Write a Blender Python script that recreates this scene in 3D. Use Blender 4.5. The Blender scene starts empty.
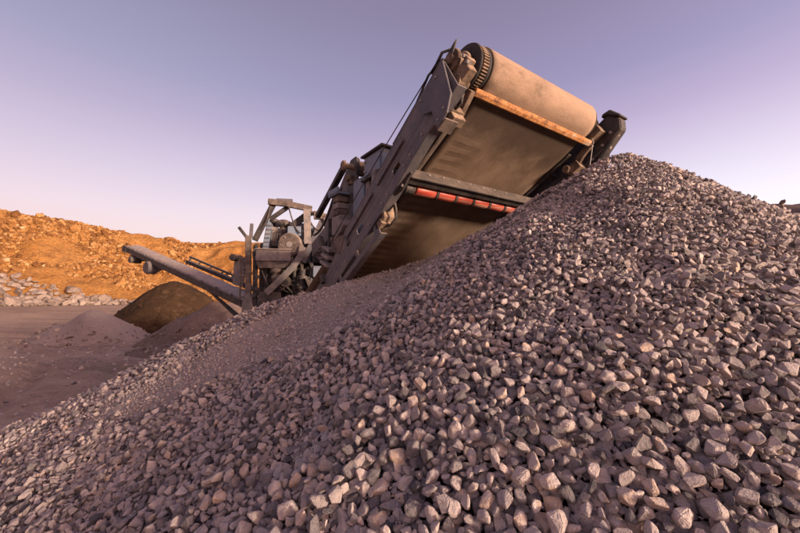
import bpy, bmesh, math, random
import numpy as np
from mathutils import Vector, Matrix, noise as mnoise

R = math.radians
random.seed(7)
rng = np.random.default_rng(7)
scene = bpy.context.scene
col = scene.collection

# ------------------------------------------------------------------ camera
EYE = 1.9
cd = bpy.data.cameras.new("camera")
cd.sensor_width = 36.0
cd.lens = 16.0
cd.clip_start = 0.05
cd.clip_end = 3000
cam = bpy.data.objects.new("camera", cd)
cam.location = (0, 0, EYE)
cam.rotation_euler = (R(90 + 4.42), 0, 0)
col.objects.link(cam)
scene.camera = cam

# ------------------------------------------------------------------ light
SUN_EL, SUN_AZ = 8.0, 124.0            # azimuth clockwise from +Y (behind, to the right)
sun_dir = Vector((math.sin(R(SUN_AZ)) * math.cos(R(SUN_EL)), math.cos(R(SUN_AZ)) * math.cos(R(SUN_EL)), math.sin(R(SUN_EL))))
world = bpy.data.worlds.new("World")
scene.world = world
world.use_nodes = True
wt = world.node_tree
wt.nodes.clear()
wo = wt.nodes.new("ShaderNodeOutputWorld")
wb = wt.nodes.new("ShaderNodeBackground")
sky = wt.nodes.new("ShaderNodeTexSky")
sky.sky_type = 'NISHITA'
sky.sun_disc = False
sky.sun_elevation = R(SUN_EL)
sky.sun_rotation = R(SUN_AZ)
sky.air_density = 1.2
sky.dust_density = 4.0
sky.ozone_density = 3.0
tc = wt.nodes.new("ShaderNodeTexCoord")
sep = wt.nodes.new("ShaderNodeSeparateXYZ")
ramp = wt.nodes.new("ShaderNodeValToRGB")
wt.links.new(tc.outputs["Generated"], sep.inputs[0])
wt.links.new(sep.outputs["Z"], ramp.inputs[0])
cr = ramp.color_ramp
cr.elements[0].position = 0.0
cr.elements[0].color = (6.6, 5.9, 6.6, 1)
cr.elements[1].position = 1.0
cr.elements[1].color = (0.9, 0.45, 0.9, 1)
for p_, c_ in ((0.20, (5.6, 4.6, 5.4)), (0.30, (4.2, 3.05, 4.1)), (0.40, (2.75, 1.65, 2.85)), (0.49, (1.6, 1.05, 2.15)), (0.64, (1.2, 0.6, 1.25))):
    e_ = cr.elements.new(p_)
    e_.color = (*c_, 1)
# the dusk sky turns from pink in the west-facing quarter to lavender in the other
side_r = wt.nodes.new("ShaderNodeValToRGB")
mr = wt.nodes.new("ShaderNodeMapRange")
mr.inputs[1].default_value, mr.inputs[2].default_value = -1.0, 1.0
wt.links.new(sep.outputs["X"], mr.inputs[0])
wt.links.new(mr.outputs[0], side_r.inputs[0])
side_r.color_ramp.elements[0].color = (0.53, 0.29, 0.38, 1)
side_r.color_ramp.elements[1].color = (1.07, 1.23, 1.25, 1)
side_r.color_ramp.elements[1].position = 0.82
sm = wt.nodes.new("ShaderNodeMix")
sm.data_type = 'RGBA'
sm.blend_type = 'MULTIPLY'
sm.inputs[0].default_value = 1.0
wt.links.new(ramp.outputs[0], sm.inputs[6])
wt.links.new(side_r.outputs[0], sm.inputs[7])
mixw = wt.nodes.new("ShaderNodeMix")
mixw.data_type = 'RGBA'
mixw.blend_type = 'ADD'
mixw.inputs[0].default_value = 1.0
nm = wt.nodes.new("ShaderNodeMix")
nm.data_type = 'RGBA'
nm.blend_type = 'MULTIPLY'
nm.inputs[0].default_value = 1.0
nm.inputs[7].default_value = (3.6, 2.1, 1.65, 1)
wt.links.new(sky.outputs[0], nm.inputs[6])
wt.links.new(sm.outputs[2], mixw.inputs[6])
wt.links.new(nm.outputs[2], mixw.inputs[7])
wt.links.new(mixw.outputs[2], wb.inputs[0])
wb.inputs[1].default_value = 0.078
wt.links.new(wb.outputs[0], wo.inputs[0])

sd = bpy.data.lights.new("sun", 'SUN')
sd.energy = 5.0
sd.angle = R(8.0)                     # hazy low sun
sd.color = (1.0, 0.79, 0.61)
sun = bpy.data.objects.new("sun", sd)
sun.rotation_euler = (-sun_dir).to_track_quat('-Z', 'Y').to_euler()
sun.location = (40, -60, 40)
col.objects.link(sun)

scene.view_settings.view_transform = 'Standard'
scene.view_settings.look = 'None'
scene.view_settings.exposure = 0.5
scene.view_settings.gamma = 1.0
scene.view_settings.use_curve_mapping = False


# ------------------------------------------------------------------ materials
class NT:
    def __init__(self, name, rough=0.85, spec=0.25, metallic=0.0):
        self.m = bpy.data.materials.new(name)
        self.m.use_nodes = True
        self.t = self.m.node_tree
        self.b = self.t.nodes["Principled BSDF"]
        self.b.inputs["Roughness"].default_value = rough
        self.b.inputs["Specular IOR Level"].default_value = spec
        self.b.inputs["Metallic"].default_value = metallic

    def n(self, kind, **kw):
        nd = self.t.nodes.new(kind)
        for k, v in kw.items():
            setattr(nd, k, v)
        return nd

    def l(self, a, b):
        self.t.links.new(a, b)

    def coord(self, which="Object", scale=(1, 1, 1)):
        mp = self.n("ShaderNodeMapping")
        mp.inputs["Scale"].default_value = scale
        if which == "World":
            g = self.n("ShaderNodeNewGeometry")
            self.l(g.outputs["Position"], mp.inputs[0])
        else:
            t = self.n("ShaderNodeTexCoord")
            self.l(t.outputs[which], mp.inputs[0])
        return mp.outputs[0]

    def noise(self, co, scale, detail=5, rough=0.6):
        nd = self.n("ShaderNodeTexNoise")
        nd.inputs["Scale"].default_value = scale
        nd.inputs["Detail"].default_value = detail
        nd.inputs["Roughness"].default_value = rough
        self.l(co, nd.inputs["Vector"])
        return nd.outputs[0]

    def ramp(self, fac, stops):
        nd = self.n("ShaderNodeValToRGB")
        e = nd.color_ramp.elements
        while len(e) < len(stops):
            e.new(0.5)
        for el, (p, c) in zip(e, stops):
            el.position = p
            el.color = (*c, 1) if len(c) == 3 else c
        self.l(fac, nd.inputs[0])
        return nd.outputs[0]

    def mix(self, fac, a, b, mode='MIX'):
        nd = self.n("ShaderNodeMix", data_type='RGBA', blend_type=mode)
        for s, v in ((0, fac), (6, a), (7, b)):
            if hasattr(v, "links") or hasattr(v, "is_linked"):
                self.l(v, nd.inputs[s])
            elif s == 0:
                nd.inputs[0].default_value = v
            else:
                nd.inputs[s].default_value = (*v, 1)
        return nd.outputs[2]

    def math(self, op, a, b=None, c=None):
        nd = self.n("ShaderNodeMath", operation=op)
        for i, v in enumerate((a, b, c)):
            if v is None:
                continue
            if hasattr(v, "is_linked"):
                self.l(v, nd.inputs[i])
            else:
                nd.inputs[i].default_value = v
        return nd.outputs[0]

    def base(self, c):
        self.l(c, self.b.inputs["Base Color"])

    def bump(self, h, strength=0.3, dist=0.01):
        nd = self.n("ShaderNodeBump")
        nd.inputs["Strength"].default_value = strength
        nd.inputs["Distance"].default_value = dist
        self.l(h, nd.inputs["Height"])
        self.l(nd.outputs[0], self.b.inputs["Normal"])


def g3(v):
    return (v, v, v)


STONE_STOPS = [(0.0, (0.10, 0.094, 0.102)), (0.14, (0.21, 0.186, 0.188)), (0.34, (0.37, 0.318, 0.306)), (0.6, (0.51, 0.432, 0.404)),
               (0.8, (0.58, 0.485, 0.445)), (0.92, (0.57, 0.42, 0.325)), (1.0, (0.68, 0.59, 0.54))]


def stone_mat(name, by_attr, gain=1.0):
    N = NT(name, 0.82, 0.3)
    if by_attr:
        a = N.n("ShaderNodeAttribute", attribute_name="tone")
        t = a.outputs["Fac"]
    else:
        a = N.n("ShaderNodeObjectInfo")
        t = a.outputs["Random"]
    co = N.coord("World")
    n1 = N.noise(co, 38, 4, 0.65)
    n2 = N.noise(co, 260, 4, 0.65)
    tt = N.math('ADD', t, N.math('MULTIPLY', N.math('SUBTRACT', n1, 0.5), 0.42))
    c = N.ramp(tt, [(p, tuple(x * gain for x in cc)) for p, cc in STONE_STOPS])
    sp = N.ramp(n2, [(0.34, g3(0.80)), (0.5, g3(1.0)), (0.66, g3(1.10))])
    N.base(N.mix(1.0, c, sp, 'MULTIPLY'))
    n4 = N.noise(co, 95, 5, 0.7)
    N.bump(N.math('ADD', N.math('ADD', n1, n4), N.math('MULTIPLY', n2, 0.35)), 0.75, 0.012)
    return N.m


def painted(name, c, dust=(0.29, 0.225, 0.185), amount=0.5, rough=0.6, rust=(0.16, 0.065, 0.03), up=0.6):
    """paint with worn rust spots and quarry dust that settles on upward faces"""
    N = NT(name, rough, 0.35)
    co = N.coord("World")
    n1 = N.noise(co, 8.0, 7, 0.72)
    n2 = N.noise(co, 34, 5, 0.7)
    n3 = N.noise(co, 150, 3, 0.6)
    base = N.mix(N.ramp(n2, [(0.60, g3(0)), (0.68, g3(0.7))]), c, rust)
    geo = N.n("ShaderNodeNewGeometry")
    sp = N.n("ShaderNodeSeparateXYZ")
    N.l(geo.outputs["Normal"], sp.inputs[0])
    upf = N.math('MULTIPLY', N.math('MAXIMUM', sp.outputs["Z"], 0.0), up)
    f = N.math('ADD', N.math('MULTIPLY', N.ramp(n1, [(0.38, g3(0)), (0.62, g3(1))]), amount), upf)
    f = N.math('MULTIPLY', f, N.ramp(n2, [(0.3, g3(0.55)), (0.6, g3(1.0))]))
    f = N.math('MINIMUM', f, 0.95)
    N.base(N.mix(f, base, dust))
    N.bump(N.math('ADD', n2, N.math('MULTIPLY', n3, 0.5)), 0.25, 0.006)
    return N.m


def soil(name, c1, c2, c3, s1, s2, bump=0.6, dist=0.05, tracks=False):
    N = NT(name, 0.95, 0.1)
    co = N.coord("World")
    n1 = N.noise(co, s1, 6, 0.6)
    n2 = N.noise(co, s2, 6, 0.7)
    n3 = N.noise(co, s2 * 6, 4, 0.7)
    c = N.mix(N.ramp(n1, [(0.35, g3(0)), (0.65, g3(1))]), c1, c2)
    c = N.mix(N.ramp(n2, [(0.5, g3(0)), (0.72, g3(1))]), c, c3)
    c = N.mix(1.0, c, N.ramp(n3, [(0.32, g3(0.6)), (0.5, g3(1)), (0.7, g3(1.25))]), 'MULTIPLY')
    h = N.math('ADD', n2, N.math('MULTIPLY', n3, 0.5))
    if tracks:
        tr = N.noise(N.coord("World", (0.16, 0.7, 1)), 1.0, 6, 0.65)
        c = N.mix(N.ramp(tr, [(0.42, g3(0)), (0.62, g3(0.6))]), c, c3)
        h = N.math('ADD', h, N.math('MULTIPLY', tr, 0.5))
    N.base(c)
    N.bump(h, bump, dist)
    return N.m


M = {}
M['stone_part'] = stone_mat("crushed_stone_single", False)
M['stone'] = stone_mat("crushed_stone", True)
M['fines'] = stone_mat("fine_stone", True, 1.0)
M['core'] = soil("gravel_bed", (0.24, 0.185, 0.165), (0.30, 0.23, 0.20), (0.36, 0.275, 0.235), 3, 60, 0.9, 0.03)
M['grit'] = soil("sandy_grit", (0.36, 0.30, 0.265), (0.43, 0.365, 0.325), (0.50, 0.43, 0.385), 3, 70, 1.0, 0.012)
M['ground'] = soil("packed_dirt", (0.25, 0.172, 0.125), (0.41, 0.295, 0.22), (0.48, 0.345, 0.25), 0.16, 2.2, 0.7, 0.05, True)
M['face'] = soil("orange_quarry_soil", (0.36, 0.165, 0.046), (0.46, 0.235, 0.08), (0.25, 0.108, 0.033), 0.11, 0.6, 1.0, 0.6)
M['rim'] = soil("rim_soil", (0.36, 0.22, 0.12), (0.44, 0.29, 0.17), (0.25, 0.16, 0.10), 0.06, 0.3, 0.6, 0.5)
M['grey_hill'] = soil("grey_spoil", (0.17, 0.125, 0.115), (0.25, 0.185, 0.16), (0.32, 0.24, 0.20), 0.5, 2.4, 1.0, 0.2)
M['dark_soil'] = soil("dark_topsoil", (0.036, 0.021, 0.012), (0.060, 0.035, 0.019), (0.095, 0.058, 0.033), 0.5, 2.8, 0.8, 0.08)
M['grey_sand'] = soil("grey_sand", (0.31, 0.245, 0.21), (0.37, 0.295, 0.25), (0.44, 0.35, 0.30), 0.6, 12, 0.6, 0.04)
M['brown_dirt'] = soil("brown_dirt", (0.17, 0.12, 0.095), (0.24, 0.17, 0.135), (0.30, 0.22, 0.175), 0.6, 4, 0.8, 0.06)


def rock_mat(name, stops, s):
    N = NT(name, 0.9, 0.2)
    a = N.n("ShaderNodeAttribute", attribute_name="tone")
    o = N.n("ShaderNodeObjectInfo")
    co = N.coord("World")
    n1 = N.noise(co, s, 5, 0.65)
    n2 = N.noise(co, s * 6, 4, 0.7)
    t = N.math('ADD', a.outputs["Fac"], N.math('MULTIPLY', N.math('SUBTRACT', n1, 0.5), 0.8))
    t = N.math('ADD', t, N.math('MULTIPLY', N.math('SUBTRACT', o.outputs["Random"], 0.5), 0.5))
    c = N.ramp(t, stops)
    N.base(N.mix(1.0, c, N.ramp(n2, [(0.35, g3(0.7)), (0.65, g3(1.15))]), 'MULTIPLY'))
    N.bump(N.math('ADD', n1, n2), 0.7, 0.15)
    return N.m


M['orange_rock'] = rock_mat("orange_rock", [(0, (0.17, 0.075, 0.024)), (0.4, (0.33, 0.16, 0.052)), (0.75, (0.46, 0.27, 0.115)), (1, (0.66, 0.52, 0.37))], 0.9)
M['boulder'] = rock_mat("grey_boulder", [(0, (0.16, 0.115, 0.092)), (0.5, (0.27, 0.205, 0.17)), (1, (0.42, 0.34, 0.285))], 0.8)

M['frame'] = painted("slate_frame_paint", (0.085, 0.083, 0.098), dust=(0.25, 0.195, 0.17), amount=0.42, rust=(0.10, 0.055, 0.04), up=0.7)
M['frame_dark'] = painted("black_frame_paint", (0.022, 0.021, 0.023), amount=0.25, up=0.45)
M['plate'] = painted("slate_plate", (0.085, 0.085, 0.102), dust=(0.25, 0.195, 0.17), rust=(0.10, 0.055, 0.04), amount=0.25, up=0.6)
M['blue'] = painted("grey_blue_panel", (0.15, 0.20, 0.275), amount=0.30, up=0.5)
M['dusty'] = painted("dust_caked_steel", (0.07, 0.055, 0.05), dust=(0.33, 0.25, 0.205), amount=0.62, rough=0.9, up=0.5)
M['beige'] = painted("beige_panel", (0.16, 0.145, 0.145), dust=(0.40, 0.315, 0.265), amount=0.7, rough=0.8)
M['engine'] = painted("oily_engine", (0.028, 0.026, 0.027), amount=0.45, up=0.5)
M['caked'] = painted("caked_bearing", (0.075, 0.05, 0.038), dust=(0.42, 0.30, 0.21), amount=0.72, rough=0.95, rust=(0.09, 0.05, 0.035))
M['rubber'] = painted("black_rubber", (0.018, 0.017, 0.018), amount=0.12, rough=0.75, up=0.2)
M['hose'] = painted("hydraulic_hose", (0.018, 0.018, 0.02), amount=0.3, rough=0.6)
M['galv'] = painted("dull_steel", (0.30, 0.27, 0.26), amount=0.4, rough=0.5)


def mk_orange():
    N = NT("rusted_orange_paint", 0.7, 0.3)
    co = N.coord("Object", (9, 11, 11))
    n1 = N.noise(co, 1.0, 6, 0.7)
    n2 = N.noise(N.coord("Object"), 60, 5, 0.7)
    c = N.ramp(n1, [(0.38, (0.12, 0.065, 0.04)), (0.46, (0.40, 0.17, 0.06)), (0.57, (0.52, 0.245, 0.09)), (0.62, (0.42, 0.33, 0.27))])
    N.base(N.mix(1.0, c, N.ramp(n2, [(0.35, g3(0.65)), (0.6, g3(1.1))]), 'MULTIPLY'))
    N.bump(n2, 0.4, 0.004)
    return N.m


M['orange'] = mk_orange()


def mk_red():
    N = NT("red_polyurethane", 0.45, 0.4)
    n1 = N.noise(N.coord("Object", (3, 30, 30)), 1.0, 5, 0.6)
    N.base(N.ramp(n1, [(0.34, (0.20, 0.045, 0.03)), (0.48, (0.42, 0.05, 0.032)), (0.62, (0.36, 0.17, 0.12))]))
    return N.m


M['red'] = mk_red()


def mk_belt():
    """dusty conveyor rubber; object X across, Y along the belt"""
    N = NT("dusty_belt", 0.9, 0.15)
    obj = N.coord("Object")
    sp = N.n("ShaderNodeSeparateXYZ")
    N.l(obj, sp.inputs[0])
    streak = N.noise(N.coord("Object", (14, 0.35, 0.35)), 1.0, 5, 0.65)
    blot = N.noise(obj, 3.2, 6, 0.6)
    fine = N.noise(obj, 90, 4, 0.7)
    c = N.ramp(blot, [(0.30, (0.155, 0.105, 0.074)), (0.52, (0.215, 0.15, 0.107)), (0.74, (0.275, 0.20, 0.15))])
    c = N.mix(N.math('MULTIPLY', N.ramp(streak, [(0.50, g3(0)), (0.75, g3(1))]), 0.28), c, (0.10, 0.068, 0.05))
    # uneven dark cross stripes along the left margin
    wv = N.n("ShaderNodeTexWave", wave_type='BANDS', bands_direction='Y', wave_profile='SIN')
    wv.inputs["Scale"].default_value = 3.4
    wv.inputs["Distortion"].default_value = 2.6
    wv.inputs["Detail"].default_value = 2
    wv.inputs["Detail Scale"].default_value = 1.5
    N.l(N.coord("Object", (0.6, 1, 1)), wv.inputs["Vector"])
    edge = N.n("ShaderNodeMapRange")
    N.l(sp.outputs["X"], edge.inputs[0])
    for i, v in ((1, -0.22), (2, -0.46), (3, 0.0), (4, 1.0)):
        edge.inputs[i].default_value = v
    edge2 = N.n("ShaderNodeMapRange")
    N.l(sp.outputs["X"], edge2.inputs[0])
    for i, v in ((1, -0.56), (2, -0.52), (3, 0.0), (4, 1.0)):
        edge2.inputs[i].default_value = v
    ret = N.n("ShaderNodeMapRange")
    N.l(sp.outputs["Y"], ret.inputs[0])
    for i, v in ((1, 0.12), (2, 0.3), (3, 0.0), (4, 1.0)):
        ret.inputs[i].default_value = v
    m = N.math('MULTIPLY', N.math('MULTIPLY', edge.outputs[0], edge2.outputs[0]), ret.outputs[0])
    m = N.math('MULTIPLY', m, N.ramp(wv.outputs["Fac"], [(0.40, g3(0)), (0.72, g3(1))]))
    c = N.mix(N.math('MULTIPLY', m, 0.5), c, (0.085, 0.055, 0.04))
    # paler blotchy tan where the belt bends over the drum
    dd = N.n("ShaderNodeMapRange")
    N.l(sp.outputs["Y"], dd.inputs[0])
    for i, v in ((1, -0.02), (2, -0.10), (3, 0.0), (4, 1.0)):
        dd.inputs[i].default_value = v
    c = N.mix(N.math('MULTIPLY', dd.outputs[0], N.ramp(N.noise(N.coord('Object', (2.2, 5, 5)), 1.0, 7, 0.68), [(0.38, g3(0.05)), (0.47, g3(0.6)), (0.60, g3(1.0))])), c, (0.375, 0.255, 0.18))
    # strip just behind the drum: scraped clean, and drum shade painted into the colour
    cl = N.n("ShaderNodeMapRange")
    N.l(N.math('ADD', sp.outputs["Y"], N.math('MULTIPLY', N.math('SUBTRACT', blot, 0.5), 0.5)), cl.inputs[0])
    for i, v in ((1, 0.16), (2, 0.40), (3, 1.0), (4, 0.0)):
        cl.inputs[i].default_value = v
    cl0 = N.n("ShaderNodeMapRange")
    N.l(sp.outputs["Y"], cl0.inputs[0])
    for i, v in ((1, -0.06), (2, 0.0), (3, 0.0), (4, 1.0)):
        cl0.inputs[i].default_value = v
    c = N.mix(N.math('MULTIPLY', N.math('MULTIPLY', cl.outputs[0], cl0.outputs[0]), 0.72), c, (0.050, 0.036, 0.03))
    N.base(N.mix(1.0, c, N.ramp(fine, [(0.3, g3(0.82)), (0.7, g3(1.12))]), 'MULTIPLY'))
    N.bump(N.math('ADD', N.math('MULTIPLY', fine, 0.5), N.math('MULTIPLY', m, -0.8)), 0.25, 0.006)
    return N.m


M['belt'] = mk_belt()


# ------------------------------------------------------------------ mesh helpers
def tag(o, label=None, cat=None, group=None, kind=None):
    for k, v in (("label", label), ("category", cat), ("group", group), ("kind", kind)):
        if v:
            o[k] = v
    return o


def np_mesh(name, verts, faces, mat, smooth=False, tone=None):
    me = bpy.data.meshes.new(name)
    verts = np.ascontiguousarray(verts, dtype=np.float32)
    faces = np.ascontiguousarray(faces, dtype=np.int32)
    k = faces.shape[1]
    me.vertices.add(len(verts))
    me.vertices.foreach_set("co", verts.ravel())
    me.loops.add(faces.size)
    me.loops.foreach_set("vertex_index", faces.ravel())
    me.polygons.add(len(faces))
    me.polygons.foreach_set("loop_start", np.arange(0, faces.size, k, dtype=np.int32))
    me.polygons.foreach_set("use_smooth", np.full(len(faces), smooth, dtype=bool))
    me.update(calc_edges=True)
    if tone is not None:
        at = me.attributes.new("tone", 'FLOAT', 'POINT')
        at.data.foreach_set("value", np.ascontiguousarray(tone, dtype=np.float32))
    me.materials.append(mat)
    return me


def link(name, me, parent=None, mw=None):
    o = bpy.data.objects.new(name, me)
    col.objects.link(o)
    if parent:
        o.parent = parent
    if mw is not None:
        o.matrix_local = mw
    return o


class MB:
    """collects solid pieces of one part in the part's own coordinates"""

    def __init__(self):
        self.v, self.f = [], []

    def add(self, vs, fs):
        k = len(self.v)
        self.v += [tuple(p) for p in vs]
        self.f += [tuple(i + k for i in f) for f in fs]
        return self

    def box(self, x0, x1, y0, y1, z0, z1):
        vs = [(x, y, z) for z in (z0, z1) for y in (y0, y1) for x in (x0, x1)]
        return self.add(vs, [(0, 2, 3, 1), (4, 5, 7, 6), (0, 1, 5, 4), (2, 6, 7, 3), (0, 4, 6, 2), (1, 3, 7, 5)])

    def beam(self, p, q, w, h, up=(0, 0, 1)):
        p, q = Vector(p), Vector(q)
        d = (q - p).normalized()
        s = d.cross(Vector(up))
        if s.length < 1e-4:
            s = d.cross(Vector((1, 0, 0)))
        s.normalize()
        t = s.cross(d).normalized()
        vs = []
        for e in (p, q):
            for a, b in ((-1, -1), (1, -1), (1, 1), (-1, 1)):
                vs.append(e + s * a * w / 2 + t * b * h / 2)
        return self.add(vs, [(3, 2, 1, 0), (4, 5, 6, 7), (0, 1, 5, 4), (1, 2, 6, 5), (2, 3, 7, 6), (3, 0, 4, 7)])

    def lathe(self, p, q, prof, seg=24):
        """prof: (t along p->q in metres, radius)"""
        p, q = Vector(p), Vector(q)
        d = (q - p).normalized()
        s = d.cross(Vector((0, 0, 1)))
        if s.length < 1e-3:
            s = d.cross(Vector((1, 0, 0)))
        s.normalize()
        t = s.cross(d)
        vs, fs = [], []
        for (k, r) in prof:
            for i in range(seg):
                a = 2 * math.pi * i / seg
                vs.append(p + d * k + (s * math.cos(a) + t * math.sin(a)) * r)
        for j in range(len(prof) - 1):
            for i in range(seg):
                a, b = j * seg + i, j * seg + (i + 1) % seg
                fs.append((a, b, b + seg, a + seg))
        fs.append(tuple(reversed(range(seg))))
        fs.append(tuple(range((len(prof) - 1) * seg, len(prof) * seg)))
        return self.add(vs, fs)

    def cyl(self, p, q, r, seg=20):
        return self.lathe(p, q, [(0, r), ((Vector(q) - Vector(p)).length, r)], seg)

    def tube(self, pts, r, seg=8):
        pts = [Vector(p) for p in pts]
        vs, fs = [], []
        prev = None
        for i, p in enumerate(pts):
            d = (pts[min(i + 1, len(pts) - 1)] - pts[max(i - 1, 0)]).normalized()
            s = d.cross(prev) if prev is not None and d.cross(prev).length > 0.05 else d.cross(Vector((0.3, 0.2, 1)))
            s.normalize()
            t = s.cross(d)
            prev = t
            for k in range(seg):
                a = 2 * math.pi * k / seg
                vs.append(p + (s * math.cos(a) + t * math.sin(a)) * r)
        for j in range(len(pts) - 1):
            for i in range(seg):
                a, b = j * seg + i, j * seg + (i + 1) % seg
                fs.append((a, b, b + seg, a + seg))
        fs.append(tuple(reversed(range(seg))))
        fs.append(tuple(range((len(pts) - 1) * seg, len(pts) * seg)))
        return self.add(vs, fs)

    def plate(self, poly, axis, lo, hi):
        """polygon of 2D points extruded along axis 0/1/2 from lo to hi"""
        n = len(poly)
        vs = []
        for e in (lo, hi):
            for (a, b) in poly:
                q = [a, b]
                q.insert(axis, e)
                vs.append(q)
        fs = [tuple(reversed(range(n))), tuple(range(n, 2 * n))]
        for i in range(n):
            j = (i + 1) % n
            fs.append((i, j, j + n, i + n))
        return self.add(vs, fs)

    def build(self, name, mat, parent=None, mw=None, bevel=0.0, smooth=None):
        me = bpy.data.meshes.new(name)
        me.from_pydata(self.v, [], self.f)
        me.materials.append(M[mat] if isinstance(mat, str) else mat)
        bm = bmesh.new()
        bm.from_mesh(me)
        bmesh.ops.recalc_face_normals(bm, faces=bm.faces)
        if bevel > 0:
            ed = [e for e in bm.edges if len(e.link_faces) == 2 and e.calc_face_angle(0) > R(35)]
            try:
                bmesh.ops.bevel(bm, geom=ed, offset=bevel, segments=1, affect='EDGES', clamp_overlap=True)
            except Exception:
                pass
        bm.to_mesh(me)
        bm.free()
        if smooth:
            for p in me.polygons:
                p.use_smooth = len(p.vertices) == 4
        return link(name, me, parent, mw)


def sag(p, q, drop, n=10):
    p, q = Vector(p), Vector(q)
    return [p.lerp(q, i / n) - Vector((0, 0, drop * 4 * (i / n) * (1 - i / n))) for i in range(n + 1)]


def fbm(x, y, z=0.0, oct=4):
    v, a = 0.0, 1.0
    for _ in range(oct):
        v += a * mnoise.noise((x, y, z))
        x, y, a = x * 2.03, y * 2.03, a * 0.5
    return v


def sstep(a, b, x):
    t = np.clip((x - a) / (b - a), 0, 1)
    return t * t * (3 - 2 * t)


# value noise for arrays
_tab = rng.random((64, 64))


def vnoise(x, y):
    xi, yi = np.floor(x).astype(int), np.floor(y).astype(int)
    fx, fy = x - xi, y - yi
    fx, fy = fx * fx * (3 - 2 * fx), fy * fy * (3 - 2 * fy)
    g = lambda i, j: _tab[i % 64, j % 64]
    return (g(xi, yi) * (1 - fx) + g(xi + 1, yi) * fx) * (1 - fy) + (g(xi, yi + 1) * (1 - fx) + g(xi + 1, yi + 1) * fx) * fy - 0.5


def vfbm(x, y, oct=4):
    s, a = 0, 1.0
    for k in range(oct):
        s = s + a * vnoise(x + 17.3 * k, y - 9.1 * k)
        x, y, a = x * 2.07, y * 2.07, a * 0.5
    return s


def grid_faces(nu, nv):
    i = np.arange(nu * nv).reshape(nu, nv)
    return np.stack([i[:-1, :-1], i[1:, :-1], i[1:, 1:], i[:-1, 1:]], -1).reshape(-1, 4)


# ------------------------------------------------------------------ rocks
def ico(sub):
    bm = bmesh.new()
    bmesh.ops.create_icosphere(bm, subdivisions=sub, radius=1)
    v = np.array([p.co[:] for p in bm.verts])
    f = np.array([[q.index for q in fc.verts] for fc in bm.faces])
    bm.free()
    return v, f


ICO = {k: ico(k) for k in (1, 2, 3)}


def rock_shape(sub, seed, sharp=26.0, planes=11, flat=(1, 0.78, 0.6)):
    """unit stone: a sphere cut by random planes with slightly worn edges"""
    r = np.random.default_rng(seed)
    v, f = ICO[sub]
    n = r.normal(size=(planes, 3))
    n /= np.linalg.norm(n, axis=1)[:, None]
    d = r.uniform(0.46, 0.82, planes)
    c = v @ n.T
    rad = np.where(c > 0.05, d[None, :] / np.maximum(c, 0.05), 9.0)
    rad = np.concatenate([rad, np.full((len(v), 1), 1.22)], 1)
    rad = -np.log(np.exp(-sharp * rad).sum(1)) / sharp
    p = v * rad[:, None]
    p += 0.016 * r.normal(size=p.shape) * (1 if sub == 3 else 0.8)
    p *= np.array(flat) * r.uniform(0.82, 1.18, 3)
    p -= p.mean(0)
    p /= np.abs(p).max()
    return p, f


def hull_shape(seed, npts, flat, bevel, seg=1, rough=0.012, cut=False):
    """unit crushed stone: convex hull of a few points with chipped edges"""
    r = np.random.default_rng(seed)
    p = r.normal(size=(npts, 3))
    p /= (np.abs(p) ** 4).sum(1)[:, None] ** (1 / 4)
    p *= r.uniform(0.8, 1.05, (npts, 1)) * np.array(flat) * r.uniform(0.85, 1.15, 3)
    bm = bmesh.new()
    for q in p:
        bm.verts.new(q)
    res = bmesh.ops.convex_hull(bm, input=bm.verts)
    bmesh.ops.delete(bm, geom=[v for v in bm.verts if not v.link_faces], context='VERTS')
    bmesh.ops.dissolve_limit(bm, angle_limit=R(13), verts=bm.verts, edges=bm.edges)
    if bevel > 0:
        bmesh.ops.bevel(bm, geom=list(bm.edges), offset=bevel, segments=seg, affect='EDGES', clamp_overlap=True)
    bmesh.ops.triangulate(bm, faces=bm.faces)
    if cut:
        bmesh.ops.subdivide_edges(bm, edges=bm.edges, cuts=1, use_grid_fill=True)
        bmesh.ops.triangulate(bm, faces=bm.faces)
    bmesh.ops.recalc_face_normals(bm, faces=bm.faces)
    bm.verts.index_update()
    v = np.array([q.co[:] for q in bm.verts])
    f = np.array([[q.index for q in fc.verts] for fc in bm.faces])
    bm.free()
    v += r.normal(size=v.shape) * (rough if bevel > 0 else 0.0)
    v -= v.mean(0)
    v /= np.abs(v).max()
    return v, f


def rand_rot(n, tilt, normals):
    """rotation matrices whose z axis lies near the given normals, random spin"""
    z = normals + rng.normal(size=(n, 3)) * tilt
    z /= np.linalg.norm(z, axis=1)[:, None]
    h = rng.normal(size=(n, 3))
    x = np.cross(h, z)
    x /= np.linalg.norm(x, axis=1)[:, None]
    y = np.cross(z, x)
    return np.stack([x, y, z], -1)


def scatter_mesh(name, shapes, idx, pos, rot, size, tone, mat, smooth):
    V, F, T = [], [], []
    off = 0
    for k, (sv, sf) in enumerate(shapes):
        s = np.where(idx == k)[0]
        if len(s) == 0:
            continue
        vv = np.einsum('nij,vj->nvi', rot[s], sv) * size[s][:, None, None] + pos[s][:, None, :]
        V.append(vv.reshape(-1, 3))
        F.append((sf[None] + (np.arange(len(s)) * len(sv))[:, None, None] + off).reshape(-1, 3))
        T.append(np.repeat(tone[s], len(sv)))
        off += len(s) * len(sv)
    return np_mesh(name, np.concatenate(V), np.concatenate(F), mat, smooth, np.concatenate(T))


# ================================================================== SETTING
# ground: one sheet out to the horizon, finer near the heap
def axis_steps(lo, hi, near_lo, near_hi, n_near, n_far):
    a = np.linspace(near_lo, near_hi, n_near)
    l = near_lo - np.geomspace(0.5, near_lo - lo, n_far)[::-1]
    h = near_hi + np.geomspace(0.5, hi - near_hi, n_far)
    return np.concatenate([l, a, h])


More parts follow.
